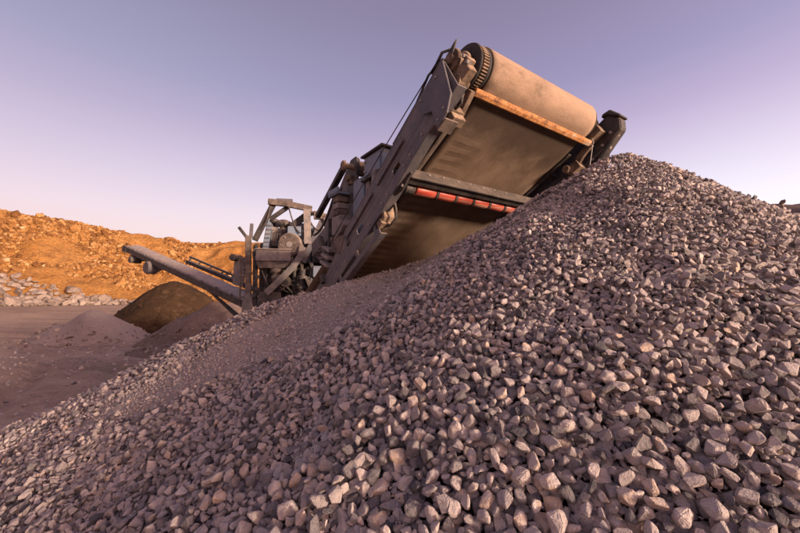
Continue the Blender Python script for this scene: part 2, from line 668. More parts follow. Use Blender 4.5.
def ground_h(x, y):
    d = np.hypot(x, y)
    und = 0.16 * vfbm(x * 0.16, y * 0.16, 3) + 0.05 * vfbm(x * 0.9 + 5, y * 0.9, 3)
    rise = 0.5 * sstep(28, 58, d)
    for rr in (13.0, 14.9, 18.2, 20.0):          # wheel ruts curving across the floor
        e = np.abs(np.hypot(x + 21 + 0.1 * rr, y + 3) - rr + 0.5 * vfbm(x * 0.2, y * 0.2 + rr, 2))
        und = und - 0.085 * np.exp(-(e / 0.20) ** 2) + 0.04 * np.exp(-((e - 0.40) / 0.16) ** 2)
    e = np.abs((x + 9.5) * 0.83 + (y - 9) * 0.55 + 1.2 * vfbm(x * 0.12, y * 0.12, 2))
    und = und - 0.07 * np.exp(-(e / 0.22) ** 2) + 0.035 * np.exp(-((e - 0.42) / 0.16) ** 2)
    return (und - 0.02) * sstep(2, 7, d) * (1 - sstep(90, 160, d)) + rise


gx = axis_steps(-900, 900, -26, 6, 230, 26)
gy = axis_steps(-900, 900, -2, 30, 230, 26)
GX, GY = np.meshgrid(gx, gy, indexing='ij')
ground = link("ground", np_mesh("ground", np.stack([GX, GY, ground_h(GX, GY)], -1).reshape(-1, 3), grid_faces(len(gx), len(gy)), M['ground'], True))
tag(ground, "dusty grey brown quarry floor with vehicle tracks", "ground", kind="structure")


# quarry ring: polar heightfield round the pit
def ring(theta, k, front):
    """theta: azimuth clockwise from +Y (deg), k: 0 foot .. 1 plateau edge .. beyond; returns x,y,z"""
    base = 66 + 5 * np.sin(theta * 0.06) + 4 * vfbm(theta * 0.09, theta * 0 + 3.3, 3)
    tt = np.where(theta > 180, theta - 360, theta)
    base = base + 84 * sstep(35, 85, tt) + 84 * (1 - sstep(-170, -100, tt)) * (tt < 0)
    rad = base + 24 * k
    T = np.array([-180, -140, -110, -75, -60, -48, -43, -40, -37, -34, -31, -25, -10, 20, 45, 70, 100, 120, 160, 180.])
    Hh = np.array([19, 18, 16.5, 18, 17.4, 15.8, 14.7, 13.9, 12.7, 12.2, 12.4, 12.8, 13, 13, 15, 18, 19.5, 19.5, 19, 19.])
    H = np.interp(tt, T, Hh)
    prof = np.interp(k, [0, 0.12, 0.35, 0.62, 0.86, 1.0, 1.06, 1.6], [0, 0.05, 0.27, 0.55, 0.86, 0.985, 1.0, 1.0])
    x, y = rad * np.sin(np.radians(theta)), rad * np.cos(np.radians(theta))
    rough = (2.0 * vfbm(x * 0.10, y * 0.10, 4) + 0.9 * vfbm(x * 0.42, y * 0.42, 4)) * np.clip(k * 3, 0, 1) * (1 - 0.72 * sstep(0.93, 1.1, k))
    z = prof * H + rough * 0.9
    if front:
        # a spoil cone that slid down against the face
        cx, cy = -54.0, 55.5
        r = np.hypot(x - cx, y - cy)
        z = np.maximum(z, 7.6 - 0.70 * r + 0.3 * vfbm(x * 0.5, y * 0.5, 3))
    return x, y, z + 0.42


def ring_mesh(name, t0, t1, nt, ks, front, mat):
    th, kk = np.meshgrid(np.linspace(t0, t1, nt), ks, indexing='ij')
    x, y, z = ring(th, kk, front)
    return link(name, np_mesh(name, np.stack([x, y, z], -1).reshape(-1, 3), grid_faces(nt, len(ks)), mat, True))


face = ring_mesh("quarry_face", -72, -4, 300, np.concatenate([np.linspace(-0.02, 1.1, 70), [1.3, 1.6]]), True, M['face'])
tag(face, "sunlit orange rock and rubble slope of the quarry", "quarry face", kind="structure")
rim = ring_mesh("quarry_rim", -4, 288, 260, np.concatenate([np.linspace(-0.02, 1.1, 22), [1.3, 1.6]]), False, M['rim'])
tag(rim, "bare rim of the quarry pit", "quarry rim", kind="structure")

# rubble lying on the face
ROCK2 = [rock_shape(1, 900 + i, 20, 10, (1, 0.85, 0.75)) for i in range(10)]
n = 19000
th = rng.uniform(-62, -18, n)
kk = rng.beta(2.6, 1.15, n) * 1.0
rx, ry, rz = ring(th, kk, True)
dens = vfbm(rx * 0.09, ry * 0.09, 3)
keep = (dens > -0.25 + 0.40 * (kk < 0.5)) & (np.hypot(rx + 54, ry - 55.5) > 3.5)
rx, ry, rz = rx[keep], ry[keep], rz[keep]
n = len(rx)
sz = 0.09 + 0.42 * rng.random(n) ** 4.5 + 0.5 * (rng.random(n) > 0.992)
pos = np.stack([rx, ry, rz + sz * 0.15], -1)
me = scatter_mesh("rubble", ROCK2, rng.integers(0, 10, n), pos, rand_rot(n, 0.8, np.tile([0, 0, 1.], (n, 1))), sz, rng.random(n), M['orange_rock'], False)
tag(link("rubble", me, face), kind="stuff", label="loose orange rubble strewn over the quarry slope")

# boulders along the foot of the face
BOULD = []
for i in range(8):
    v_, f_ = rock_shape(3, 300 + i, 22, 9, (1, 0.85, 0.72))
    BOULD.append(np_mesh("boulder", v_, f_, M['boulder'], False, np.full(len(v_), 0.5)))
placed = []
tries = 0
while len(placed) < 190 and tries < 14000:
    tries += 1
    t_ = random.uniform(-53, -35.5)
    k_ = random.uniform(-0.06, 0.30) * (1.0 if t_ < -44 else 0.55)
    lim = 0.31 - 0.30 * max(0, (t_ + 48) / 12)
    if k_ > lim:
        continue
    bx, by, bz = (float(q) for q in ring(np.array(t_), np.array(max(k_, 0.0)), False))
    if k_ < 0:
        bx, by = bx * (1 + k_ * 0.3), by * (1 + k_ * 0.3)
        bz = float(ground_h(np.array(bx), np.array(by)))
    s_ = random.choice((0.5, 0.55, 0.65, 0.75, 0.9, 1.15))
    if any((bx - q[0]) ** 2 + (by - q[1]) ** 2 < (0.56 * (s_ + q[2])) ** 2 for q in placed):
        continue
    placed.append((bx, by, s_))
    o = link("boulder", BOULD[len(placed) % 8])
    o.location = (bx, by, bz + 0.28 * s_)
    o.rotation_euler = (random.uniform(-0.5, 0.5), random.uniform(-0.5, 0.5), random.uniform(0, 6.28))
    o.scale = (s_, s_, s_ * random.uniform(0.8, 1.1))
    tag(o, "pale grey boulder among the rocks heaped at the foot of the orange quarry slope", "boulder", "boulders along the foot of the quarry slope")

# grey spoil hill beyond the right flank of the heap
hx, hy = np.meshgrid(np.linspace(18, 70, 90), np.linspace(14, 60, 90), indexing='ij')
r_ = np.hypot((hx - 42) / 1.5, (hy - 34)) + 2.0 * vfbm(hx * 0.12, hy * 0.12, 3)
hz = np.clip(10.5 - 0.62 * np.maximum(r_ - 3.4, 0), -0.6, 99) + 0.7 * vfbm(hx * 0.35, hy * 0.35, 4)
hill = link("hill", np_mesh("hill", np.stack([hx, hy, hz], -1).reshape(-1, 3), grid_faces(90, 90), M['grey_hill'], True))
tag(hill, "grey brown spoil hill beyond the stone heap", "hill", kind="structure")
n = 900
ix = rng.integers(0, 8100, n)
hp = np.stack([hx.ravel()[ix], hy.ravel()[ix], hz.ravel()[ix]], -1) + rng.normal(size=(n, 3)) * [0.3, 0.3, 0.02]
hp = hp[hp[:, 2] > 0.4]
n = len(hp)
me = scatter_mesh("rubble", ROCK2, rng.integers(0, 10, n), hp, rand_rot(n, 0.8, np.tile([0, 0, 1.], (n, 1))), rng.uniform(0.08, 0.24, n), rng.random(n), M['boulder'], False)
tag(link("rubble", me, hill), kind="stuff")


def mound(name, mat, cx, cy, rx_, ry_, h, rot, label, cat, n=70, sharp=0.10, rough=0.10, slope_pow=1.0, seed=0.0, lump=0.08):
    u = np.linspace(-1.7, 1.7, n)
    U, V = np.meshgrid(u, u, indexing='ij')
    X, Y = U * rx_, V * ry_
    wob = 1 + lump * vfbm(U * 1.4 + seed, V * 1.4 - seed, 3)
    r = np.sqrt((U * wob) ** 2 + (V * wob) ** 2 + sharp ** 2) - sharp
    Z = h * (1 - np.clip(r, 0, 1.2) ** slope_pow) + rough * vfbm(X * 1.1 + seed, Y * 1.1, 5) * np.clip(1.3 - r, 0, 1)
    c, s = math.cos(rot), math.sin(rot)
    WX, WY = cx + c * X - s * Y, cy + s * X + c * Y
    g = ground_h(WX, WY)
    Z = np.maximum(Z, 0) + g - 0.10 * sstep(0.95, 1.05, r)
    Z = np.where(r > 1.02, g - 0.2, Z)
    o = link(name, np_mesh(name, np.stack([WX - cx, WY - cy, Z], -1).reshape(-1, 3), grid_faces(n, n), M[mat], True))
    o.location = (cx, cy, 0)
    k = 420
    a = rng.uniform(0, 2 * math.pi, k)
    rr = np.clip(rng.normal(0.98, 0.16, k), 0.35, 1.5)
    X, Y = rr * rx_ * np.cos(a), rr * ry_ * np.sin(a)
    WX, WY = c * X - s * Y, s * X + c * Y
    uu = np.sqrt((X / rx_) ** 2 + (Y / ry_) ** 2 + sharp ** 2) - sharp
    zz = np.maximum(h * (1 - np.clip(uu, 0, 1.2) ** slope_pow), 0) + ground_h(WX + cx, WY + cy)
    ss = 0.02 + 0.07 * rng.random(k) ** 2.5
    pp_ = np.stack([WX, WY, zz + ss * 0.2], -1)
    me_ = scatter_mesh("rolled_stones", ROCK2, rng.integers(0, 10, k), pp_, rand_rot(k, 0.6, np.tile([0, 0, 1.], (k, 1))), ss, rng.random(k), M[mat] if mat == 'dark_soil' else M['boulder'], False)
    tag(link("rolled_stone", me_, o), kind="stuff")
    return tag(o, label, cat)


mound("soil_pile", 'dark_soil', -13.0, 20.6, 2.9, 2.7, 2.85, 0.2, "dark brown soil pile under the slender side conveyor", "soil pile", 90, 0.22, 0.28, 1.12, 3.0)
mound("gravel_cone", 'grey_sand', -12.95, 15.2, 1.95, 1.9, 1.28, 0.0, "small grey cone of fine gravel on the quarry floor", "gravel pile", 80, 0.14, 0.06, 1.0, 8.0)
mound("dirt_mound", 'brown_dirt', -7.35, 14.6, 2.2, 1.9, 1.5, 0.35, "pale brown dirt mound between the dark soil pile and the crusher", "dirt mound", 80, 0.3, 0.32, 1.1, 14.0)
mound("dirt_berm", 'brown_dirt', -7.0, 12.6, 1.7, 1.1, 0.42, 0.25, "low brown dirt berm in front of the dirt mound", "dirt berm", 70, 0.4, 0.2, 1.2, 21.0)


# ================================================================== GRAVEL HEAP
APX = np.array([1.52, 2.37])
H_A = 1.00


def heap_A(x, y):
    dx, dy = x - APX[0], y - APX[1]
    r = np.sqrt(dx * dx + dy * dy + 0.14 ** 2)
    return EYE + H_A - 0.022 * dx + 0.162 * dy - 0.65 * (r - 0.02) - 0.075 * np.maximum(dx, 0)


CX = np.array([-6.5, -4.6, -3.5, -2.7, -1.9, -0.95, -0.1, 0.45, 0.85, 1.5, 3])
CH = np.array([-2.6, -2.0, -1.28, -0.90, -0.43, -0.03, 0.21, 0.35, 0.44, 0.45, 0.1])
CY = np.array([2.3, 2.5, 2.72, 2.9, 3.15, 3.35, 3.35, 3.3, 3.25, 3.25, 3.2])


def heap_B(x, y):
    c = np.interp(x, CX, CH)
    yc = np.interp(x, CX, CY)
    t = np.sqrt((y - yc) ** 2 + 0.12 ** 2) - 0.12
    return EYE + c - np.where(y > yc, 0.72, 0.50) * t


def heap_h(x, y):
    a, b = heap_A(x, y), heap_B(x, y)
    k = 0.10
    m = np.maximum(a, b) + k * np.exp(-np.abs(a - b) / k) * 0.35
    m = m + 0.075 * vfbm(x * 0.9 + 3, y * 0.9, 3) + 0.03 * vfbm(x * 4, y * 4, 2)
    return m


def heap_n(x, y):
    e = 0.06
    gx_ = (heap_h(x + e, y) - heap_h(x - e, y)) / (2 * e)
    gy_ = (heap_h(x, y + e) - heap_h(x, y - e)) / (2 * e)
    nn = np.stack([-gx_, -gy_, np.ones_like(gx_)], -1)
    return nn / np.linalg.norm(nn, axis=-1)[..., None]


ux = np.linspace(-6.2, 7.4, 190)
uy = np.linspace(-3.4, 7.4, 150)
UX, UY = np.meshgrid(ux, uy, indexing='ij')
UZ = np.maximum(heap_h(UX, UY) - 0.062, -0.15)
heap = link("gravel_heap", np_mesh("gravel_heap", np.stack([UX, UY, UZ], -1).reshape(-1, 3), grid_faces(190, 150), M['core'], True))
tag(heap, "huge heap of crushed pinkish grey stone under the conveyor head", "gravel heap")


FINE = [(0.46, 2.25), (0.5, 3.7), (-0.36, 3.8), (-0.95, 3.6), (-1.12, 2.95), (-1.37, 2.76), (-1.82, 2.62), (-2.3, 2.55), (-2.15, 2.24),
        (-1.53, 2.12), (-1.17, 2.08), (-0.94, 2.12), (-0.59, 2.08), (-0.29, 2.06), (-0.05, 2.1), (0.13, 2.14)]


def fine_w(x, y):
    """share of fine gravel: a streak that ran down the low shoulder of the heap"""
    return sum(_fine_in(x + ox, y + oy) for ox, oy in ((0, 0), (0.06, 0), (-0.06, 0), (0, 0.06), (0, -0.06), (0.09, 0.09), (-0.09, -0.09), (0.09, -0.09))) / 8 * 0.97


def _fine_in(x, y):
    xx = x + 0.16 * vfbm(x * 3.1, y * 3.1, 3)
    yy = y + 0.16 * vfbm(x * 3.1 + 40, y * 3.1, 3)
    ins = np.zeros(len(x), bool)
    for (ax, ay), (bx_, by_) in zip(FINE, FINE[1:] + FINE[:1]):
        c = ((ay > yy) != (by_ > yy)) & (xx < (bx_ - ax) * (yy - ay) / (by_ - ay + 1e-9) + ax)
        ins ^= c
    return ins * 1.0


def in_view(x, y, z, mx=1.13):
    p = R(4.42)
    fw = y * math.cos(p) + (z - EYE) * math.sin(p)
    up = -y * math.sin(p) + (z - EYE) * math.cos(p)
    return (fw > 0.25) & (np.abs(x) < 1.125 * mx * fw + 0.25) & (up > -0.75 * 1.25 * fw - 0.25)


def camera_dist(x, y, z):
    return np.sqrt(x * x + y * y + (z - EYE) ** 2)


def throw(n, rad_fn, spacing, outer=False):
    """dart throwing on the heap with size dependent spacing"""
    cell = 0.03
    grid = {}
    out = []
    X = rng.uniform(-5.2, 6.2, n)
    Y = rng.uniform(-1.3 if outer else 0.15, 4.6, n)
    Z = heap_h(X, Y)
    ok = (Z > 0.02) & (~in_view(X, Y, Z) if outer else in_view(X, Y, Z))
    X, Y, Z = X[ok], Y[ok], Z[ok]
    # leave out the far side that no viewpoint near the camera can see
    nn = heap_n(X, Y)
    to = np.stack([-X, -Y, EYE - Z], -1)
    to /= np.linalg.norm(to, axis=1)[:, None]
    ok = (nn * to).sum(1) > (-0.32 if outer else -0.25)
    X, Y, Z, nn = X[ok], Y[ok], Z[ok], nn[ok]
    Rr = rad_fn(X, Y)
    ok = Rr > 0
    X, Y, Z, nn, Rr = X[ok], Y[ok], Z[ok], nn[ok], Rr[ok]
    order = np.argsort(-Rr + rng.normal(size=len(Rr)) * 0.006)
    rmax = Rr.max()
    for i in order:
        x, y, r = X[i], Y[i], Rr[i]
        cxi, cyi = int(math.floor(x / cell)), int(math.floor(y / cell))
        q = int(math.ceil((r + rmax) * spacing / cell))
        q = min(q, 3)
        good = True
        for a in range(cxi - q, cxi + q + 1):
            for b in range(cyi - q, cyi + q + 1):
                for (px, py, pr) in grid.get((a, b), ()):
                    if (x - px) ** 2 + (y - py) ** 2 < ((r + pr) * spacing) ** 2:
                        good = False
                        break
                if not good:
                    break
            if not good:
                break
        if good:
            grid.setdefault((cxi, cyi), []).append((x, y, r))
            out.append(i)
    out = np.array(out)
    return X[out], Y[out], Z[out], nn[out], Rr[out]


def grade(x, y):
    """bigger stones roll further down the slope"""
    d = np.hypot(x - APX[0], y - APX[1])
    return 0.50 + 0.44 * sstep(0.8, 2.9, d) - 0.24 * sstep(0.0, -1.3, x)


def coarse_r(x, y):
    f = fine_w(x, y)
    r = 0.0115 + 0.0175 * rng.random(len(x)) ** 1.3 + 0.004 * (rng.random(len(x)) > 0.96)
    return np.where(rng.random(len(x)) < f * 1.02, -1, r * grade(x, y))


def coarse_r2(x, y):
    f = fine_w(x, y)
    r = 0.011 + 0.0165 * rng.random(len(x)) ** 1.4
    patch = vfbm(x * 3.1 + 9, y * 3.1, 2)
    return np.where((rng.random(len(x)) < f * 1.05) | (patch < -0.28), -1, r * grade(x, y))


def chip_r(x, y):
    f = fine_w(x, y)
    r = 0.005 + 0.0075 * rng.random(len(x)) ** 1.3
    return np.where((rng.random(len(x)) < f) | (np.hypot(x, y) > 2.2 + 0.3 * rng.random(len(x))), -1, r)


def fines_r(x, y):
    f = fine_w(x, y)
    r = 0.0040 + 0.0045 * rng.random(len(x)) ** 1.5 + 0.008 * (rng.random(len(x)) > 0.975)
    return np.where(rng.random(len(x)) < f + 0.12, r, -1)


L1 = throw(700000, coarse_r, 0.57)
L2 = throw(420000, coarse_r2, 0.80)
L3 = throw(420000, chip_r, 0.78)
L4 = throw(600000, fines_r, 0.90)
L5 = throw(260000, lambda x, y: coarse_r(x, y) * 1.15, 0.68, True)
print("stones", [len(q[0]) for q in (L1, L2, L3, L4)])

parts = []
for L, lift in ((L1, -0.25), (L2, 0.62), (L3, -0.9), (L5, -0.1)):
    x, y, z, nn, r = L
    dz = r * (lift + rng.normal(size=len(r)) * 0.22)
    if lift > 0.6:
        dz = dz + 0.012
    pos = np.stack([x, y, z], -1) + nn * dz[:, None]
    parts.append((pos, nn, r * 1.3))
pos = np.concatenate([q[0] for q in parts])
nn = np.concatenate([q[1] for q in parts])
size = np.concatenate([q[2] for q in parts])
layer = np.concatenate([np.full(len(q[2]), i) for i, q in enumerate(parts)])
rot = rand_rot(len(size), 0.55, nn)
tone = np.clip(rng.normal(0.50, 0.22, len(size)) - 0.26 * (rng.random(len(size)) < 0.15), 0.0, 1.0)
dist = camera_dist(*pos.T)

FL4 = ((1, 0.82, 0.68), (1, 0.72, 0.50), (1, 0.92, 0.8), (1, 0.62, 0.56), (1, 0.85, 0.45))
SH4 = [hull_shape(100 + i, 14 + i % 9, FL4[i % 5], 0.07, 2, 0.010, True) for i in range(40)]
SH3 = [hull_shape(300 + i, 14 + i % 9, FL4[i % 5], 0.065, 2) for i in range(36)]
SH2 = [hull_shape(500 + i, 13 + i % 6, FL4[i % 5], 0.065) for i in range(24)]
SH1 = [hull_shape(700 + i, 10 + i % 4, FL4[i % 5], 0.0) for i in range(20)]
print("tris", [np.mean([len(q[1]) for q in S_]) for S_ in (SH4, SH3, SH2, SH1)])

# the three hundred stones that show largest are parts of their own
cx_, cy_ = pos[:, 0], pos[:, 1]
p_ = R(4.42)
fw = cy_ * math.cos(p_) + (pos[:, 2] - EYE) * math.sin(p_)
up = -cy_ * math.sin(p_) + (pos[:, 2] - EYE) * math.cos(p_)
inf = (fw > 0.1) & (np.abs(cx_) < 1.1 * fw) & (np.abs(up) < 0.735 * fw) & (layer < 2)
score = np.where(inf, size / dist * np.where(layer == 1, 1.35, 1.0), 0)
big = np.argsort(-score)[:300]
isbig = np.zeros(len(size), bool)
isbig[big] = True
SMESH = [np_mesh("stone", v, f, M['stone_part'], False) for v, f in SH4]
for i in big:
    o = link("stone", SMESH[int(rng.integers(0, 40))], heap)
    m4 = Matrix([[*rot[i][0], 0], [*rot[i][1], 0], [*rot[i][2], 0], [0, 0, 0, 1]])
    o.matrix_local = Matrix.Translation(Vector(pos[i])) @ m4 @ Matrix.Scale(float(size[i]), 4)

near = (dist < 1.12) & ~isbig & (layer < 2)
mid = ~near & ~isbig & (layer < 2) & (dist < 1.6)
far = (~near & ~isbig & (layer < 2) & (dist >= 1.6)) | (layer == 3)
chips = layer == 2
for nm_, sel, sh, k in (("near_stones", near, SH3, 36), ("mid_stones", mid, SH2, 24), ("far_stones", far, SH1, 20), ("stone_chips", chips, SH1, 20)):
    s = np.where(sel)[0]
    me = scatter_mesh(nm_, sh, rng.integers(0, k, len(s)), pos[s], rot[s], size[s], tone[s], M['stone'], False)
    tag(link("stone_chip" if nm_ == "stone_chips" else "loose_stone", me, heap), kind="stuff")
x, y, z, nn, r = L4
fp = np.stack([x, y, z], -1) + nn * (r * rng.normal(0.25, 0.45, len(r)) - 0.004)[:, None]
me = scatter_mesh("fine_gravel", SH1, rng.integers(0, 20, len(r)), fp, rand_rot(len(r), 0.6, nn), r * 1.25, np.clip(rng.normal(0.64, 0.13, len(r)), 0, 0.86), M['fines'], False)
tag(link("fine_gravel", me, heap), kind="stuff", label="streak of finer brownish gravel along the low shoulder of the heap")

# the grit between them: a thin sheet that dips under the coarse stones at its edges
sx2, sy2 = np.meshgrid(np.linspace(-2.4, 0.9, 170), np.linspace(1.8, 3.95, 120), indexing='ij')
acc = fine_w(sx2.ravel(), sy2.ravel())
sz2 = heap_h(sx2, sy2) - 0.06 + 0.056 * sstep(0.1, 0.9, acc).reshape(sx2.shape) + 0.010 * vfbm(sx2 * 14, sy2 * 14, 2)
grit = link("grit", np_mesh("grit", np.stack([sx2, sy2, sz2], -1).reshape(-1, 3), grid_faces(170, 120), M['grit'], True), heap)
tag(grit, kind="stuff", label="streak of sandy grey brown grit on the low shoulder of the heap")

# pebbles strewn over the quarry floor by the heap
n = 5200
px = rng.uniform(-16, -1.0, n)
py = rng.uniform(1.2, 20, n)
ok = (heap_h(px, py) < 0.0)
px, py = px[ok], py[ok]
n = len(px)
ps = 0.012 + 0.045 * rng.random(n) ** 3
pp = np.stack([px, py, ground_h(px, py) + ps * 0.25], -1)
me = scatter_mesh("pebbles", SH1, rng.integers(0, 20, n), pp, rand_rot(n, 0.5, np.tile([0, 0, 1.], (n, 1))), ps, np.clip(rng.normal(0.5, 0.2, n), 0, 1), M['stone'], False)
tag(link("pebbles", me), "pebbles strewn over the quarry floor beside the heap", "pebbles", kind="stuff")

# ================================================================== CRUSHER
ROOT = Vector((-1.9, 7.2, 0))
crusher = bpy.data.objects.new("mobile_crusher", None)
crusher.location = ROOT
col.objects.link(crusher)
tag(crusher, "dusty mobile rock crusher with a wide discharge conveyor rising over the stone heap", "rock crusher")
IR = Matrix.Translation(-ROOT)

# --- discharge conveyor frame: X across, Y down the belt, Z normal to it
u_ = Vector((0.8268, 0.5626, 0))
b_ = Vector((-0.49110596, 0.72173197, -0.48785966))
c_ = u_.cross(b_)
ORG = Vector((0.97312, 2.54193, 3.15019))
FC = IR @ Matrix(((u_.x, b_.x, c_.x, ORG.x), (u_.y, b_.y, c_.y, ORG.y), (u_.z, b_.z, c_.z, ORG.z), (0, 0, 0, 1)))
# --- level frame above the conveyor: X across, Y horizontally away, Z up from the floor
v_h = Vector((-0.5626, 0.8268, 0))
FL = IR @ Matrix(((u_.x, v_h.x, 0, ORG.x), (u_.y, v_h.y, 0, ORG.y), (0, 0, 1, 0), (0, 0, 0, 1)))
# --- crusher body: X along its rear face, Y into the machine
FB = IR @ Matrix.Translation((-2.73, 6.0, 0)) @ Matrix.Rotation(R(10), 4, 'Z')

DB, DC, DR = -0.105, 0.137, 0.137
# belt loop
prof = []
for i in range(70):
    prof.append((6.0 - (6.0 - DB) * i / 69, 0.0))
for i in range(1, 20):
    a = -math.pi / 2 - math.pi * i / 20
    prof.append((DB + DR * math.cos(a), DC + DR * math.sin(a)))
for i in range(60):
    prof.append((DB + (6.0 - DB) * i / 59, 2 * DR))
for i in range(1, 12):
    a = math.pi / 2 - math.pi * i / 12
    prof.append((6.0 + DR * math.cos(a), DC + DR * math.sin(a)))
na = 25
xs = np.linspace(-0.6, 0.6, na)
pr = np.array(prof)
nxt, prv = np.roll(pr, -1, 0), np.roll(pr, 1, 0)
tg = nxt - prv
tg /= np.linalg.norm(tg, axis=1)[:, None]
nr = np.stack([-tg[:, 1], tg[:, 0]], 1)
# profile runs up the return side, so the left-hand normal points inwards
V = []
for th_ in (0.0, 0.012):
    for i, (b, c) in enumerate(pr):
        for x in xs:
            cc, bb = c, b
            if c == 0.0 and b > 0.15:
                cc += 0.004 * math.sin(b * 17 + 2.0 * math.sin(x * 3)) * (0.4 + abs(x)) - 0.012 * math.sin(math.pi * min(max((b - 0.8) / 2.2, 0), 1)) * (1 - (x / 0.6) ** 2)
            if c > 0.2 and b > 0.3:
                cc += max(0, abs(x) - 0.22) * 0.42 * min(1, (b - 0.3) / 0.8)
            V.append((x, bb + nr[i, 0] * th_, cc + nr[i, 1] * th_))
npf = len(pr)
F = []
for s in (0, 1):
    o_ = s * npf * na
    for i in range(npf):
        j = (i + 1) % npf
        for k in range(na - 1):
            q = (o_ + i * na + k, o_ + i * na + k + 1, o_ + j * na + k + 1, o_ + j * na + k)
            F.append(q if s == 0 else q[::-1])
for i in range(npf):
    j = (i + 1) % npf
    for k in (0, na - 1):
        q = (i * na + k, j * na + k, npf * na + j * na + k, npf * na + i * na + k)
        F.append(q)
mb = MB().add(V, F)
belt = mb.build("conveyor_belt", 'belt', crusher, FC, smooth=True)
belt["label"] = "wide tan dusted conveyor belt"

# head drum inside the belt
drum = MB().lathe((-0.668, DB, DC), (0.66, DB, DC), [(0, 0.06), (0, 0.118), (0.012, 0.124), (1.316, 0.124), (1.328, 0.118), (1.328, 0.06)], 40).build("head_drum", 'rubber', crusher, FC, smooth=True)
MB().cyl((-0.84, DB, DC), (0.84, DB, DC), 0.032, 16).build("shaft", 'caked', drum, smooth=True)
lag = MB()
for i in range(46):
    a = 2 * math.pi * i / 46
    y0, z0 = DB + 0.131 * math.cos(a), DC + 0.131 * math.sin(a)
    t = Vector((0, math.cos(a), math.sin(a)))
    lag.beam((-0.674, y0, z0), (-0.628, y0, z0), 0.010, 0.016, t)
lag.build("lagging_tooth", 'caked', drum, bevel=0.002)["kind"] = "stuff"
MB().lathe((-0.700, DB, DC), (-0.60, DB, DC), [(0, 0.098), (0, 0.136), (0.010, 0.141), (0.018, 0.136), (0.018, 0.10)], 40).build("drum_flange", 'rubber', drum, smooth=True)
MB().lathe((-0.632, DB, DC), (-0.60, DB, DC), [(0, 0.128), (0.002, 0.139), (0.026, 0.139), (0.03, 0.128)], 40).build("drum_rim", 'rubber', drum, smooth=True)
MB().lathe((0.606, DB, DC), (0.7, DB, DC), [(0, 0.128), (0.002, 0.139), (0.026, 0.139), (0.03, 0.128)], 40).build("drum_rim", 'rubber', drum, smooth=True)
MB().cyl((-0.7, 6.0, DC), (0.7, 6.0, DC), 0.124, 28).build("tail_drum", 'rubber', crusher, FC, smooth=True)

# side beams: channels that close in slightly towards the tail
BOLT = MB().lathe((0, 0, 0), (0, 0, 1), [(0, 0.011), (0.008, 0.011), (0.010, 0.008)], 6).build("bolt", 'galv', None)
bolt_me = BOLT.data
bpy.data.objects.remove(BOLT)


def bolt(parent, loc, axis, size=1.0):
    o = link("bolt", bolt_me, parent)
    q = Vector(axis).to_track_quat('Z', 'Y').to_matrix().to_4x4()
    o.matrix_local = Matrix.Translation(loc) @ q @ Matrix.Scale(size, 4)
    return o


def side_beam(sg):
    mb = MB()
    P0, P1 = (sg * 0.862, -0.05, 0), (sg * 0.765, 5.6, 0)

    def at(b, c, inn=0.0):
        t = (b + 0.05) / 5.65
        ta = min(b / 2.1, 1.0) if b > 0 else 0
        return (sg * (0.862 - 0.095 * ta - inn), b, c)
    bs = [-0.085, 0.3, 0.7, 1.1, 1.6, 2.2, 3.2, 4.4, 5.6]

    def lo(b):
        return -0.095 - 0.045 * min(max(b, 0) / 0.9, 1)

    def hi(b):
        return 0.155 - 0.10 * min(max((b - 1.7) / 0.5, 0), 1)

    def strip(c0f, c1f, i0, i1):
        vs, fs = [], []
        for b in bs:
            for c, inn in ((c0f(b), i0), (c1f(b), i0), (c1f(b), i1), (c0f(b), i1)):
                vs.append(at(b, c, inn))
        for j in range(len(bs) - 1):
            for k in range(4):
                a, d = j * 4 + k, j * 4 + (k + 1) % 4
                fs.append((a, d, d + 4, a + 4))
        fs += [(3, 2, 1, 0), tuple(len(vs) - 4 + k for k in range(4))]
        mb.add(vs, fs)
    full = bs
    strip(lambda b: lo(b), lambda b: -0.045, 0, 0.010)
    strip(lambda b: 0.012, hi, 0, 0.010)
    for b0, b1 in ((-0.085, 0.60), (0.70, 1.30), (1.42, 5.6)):
        bs = [b0] + [b for b in full if b0 < b < b1] + [b1]
        strip(lambda b: -0.045, lambda b: 0.012, 0.0004, 0.0096)
    bs = full
    strip(lambda b: lo(b) - 0.012, lambda b: lo(b), -0.001, 0.075)
    strip(hi, lambda b: hi(b) + 0.012, -0.001, 0.075)
    o = mb.build("side_beam", 'frame', crusher, FC, bevel=0.002)
    # stiffening rib along the web and its slots
    for b0, b1 in ((0.47, 0.92), (1.02, 1.6)):
        p, q = at(b0, 0.075, -0.008), at(b1, 0.075, -0.008)
        MB().beam(p, q, 0.03, 0.018, (sg, 0, 0)).build("web_rib", 'frame', o, bevel=0.002)
    if sg < 0:
        for b in (0.30, 0.47, 0.56, 0.84, 0.94, 1.2, 1.5, 1.75):
            bolt(o, at(b, lo(b) + 0.035, -0.001), (sg, 0, 0), 0.9)
        for b in (0.2, 0.5, 0.8, 1.1, 1.4):
            bolt(o, at(b, 0.13, -0.001), (sg, 0, 0), 0.6)
    return o


LBm = side_beam(-1)
RBm = side_beam(1)

# inner stringers beside the belt
for sg in (-1, 1):
    mb = MB()
    mb.box(*sorted((sg * 0.655, sg * 0.665)), 0.10, 5.7, -0.015, 0.11)
    mb.box(*sorted((sg * 0.625, sg * 0.655)), 0.10, 5.7, -0.015, -0.006)
    mb.build("inner_stringer", 'dusty' if sg < 0 else 'frame_dark', crusher, FC, bevel=0.002)
    mb = MB()
    for b in (0.34, 0.95, 1.6, 2.3, 3.0, 3.9, 4.8):
        mb.box(*sorted((sg * 0.665, sg * 0.80)), b, b + 0.05, 0.0, 0.10)
    mb.build("spacer", 'frame_dark', crusher, FC, bevel=0.002)["kind"] = "stuff"

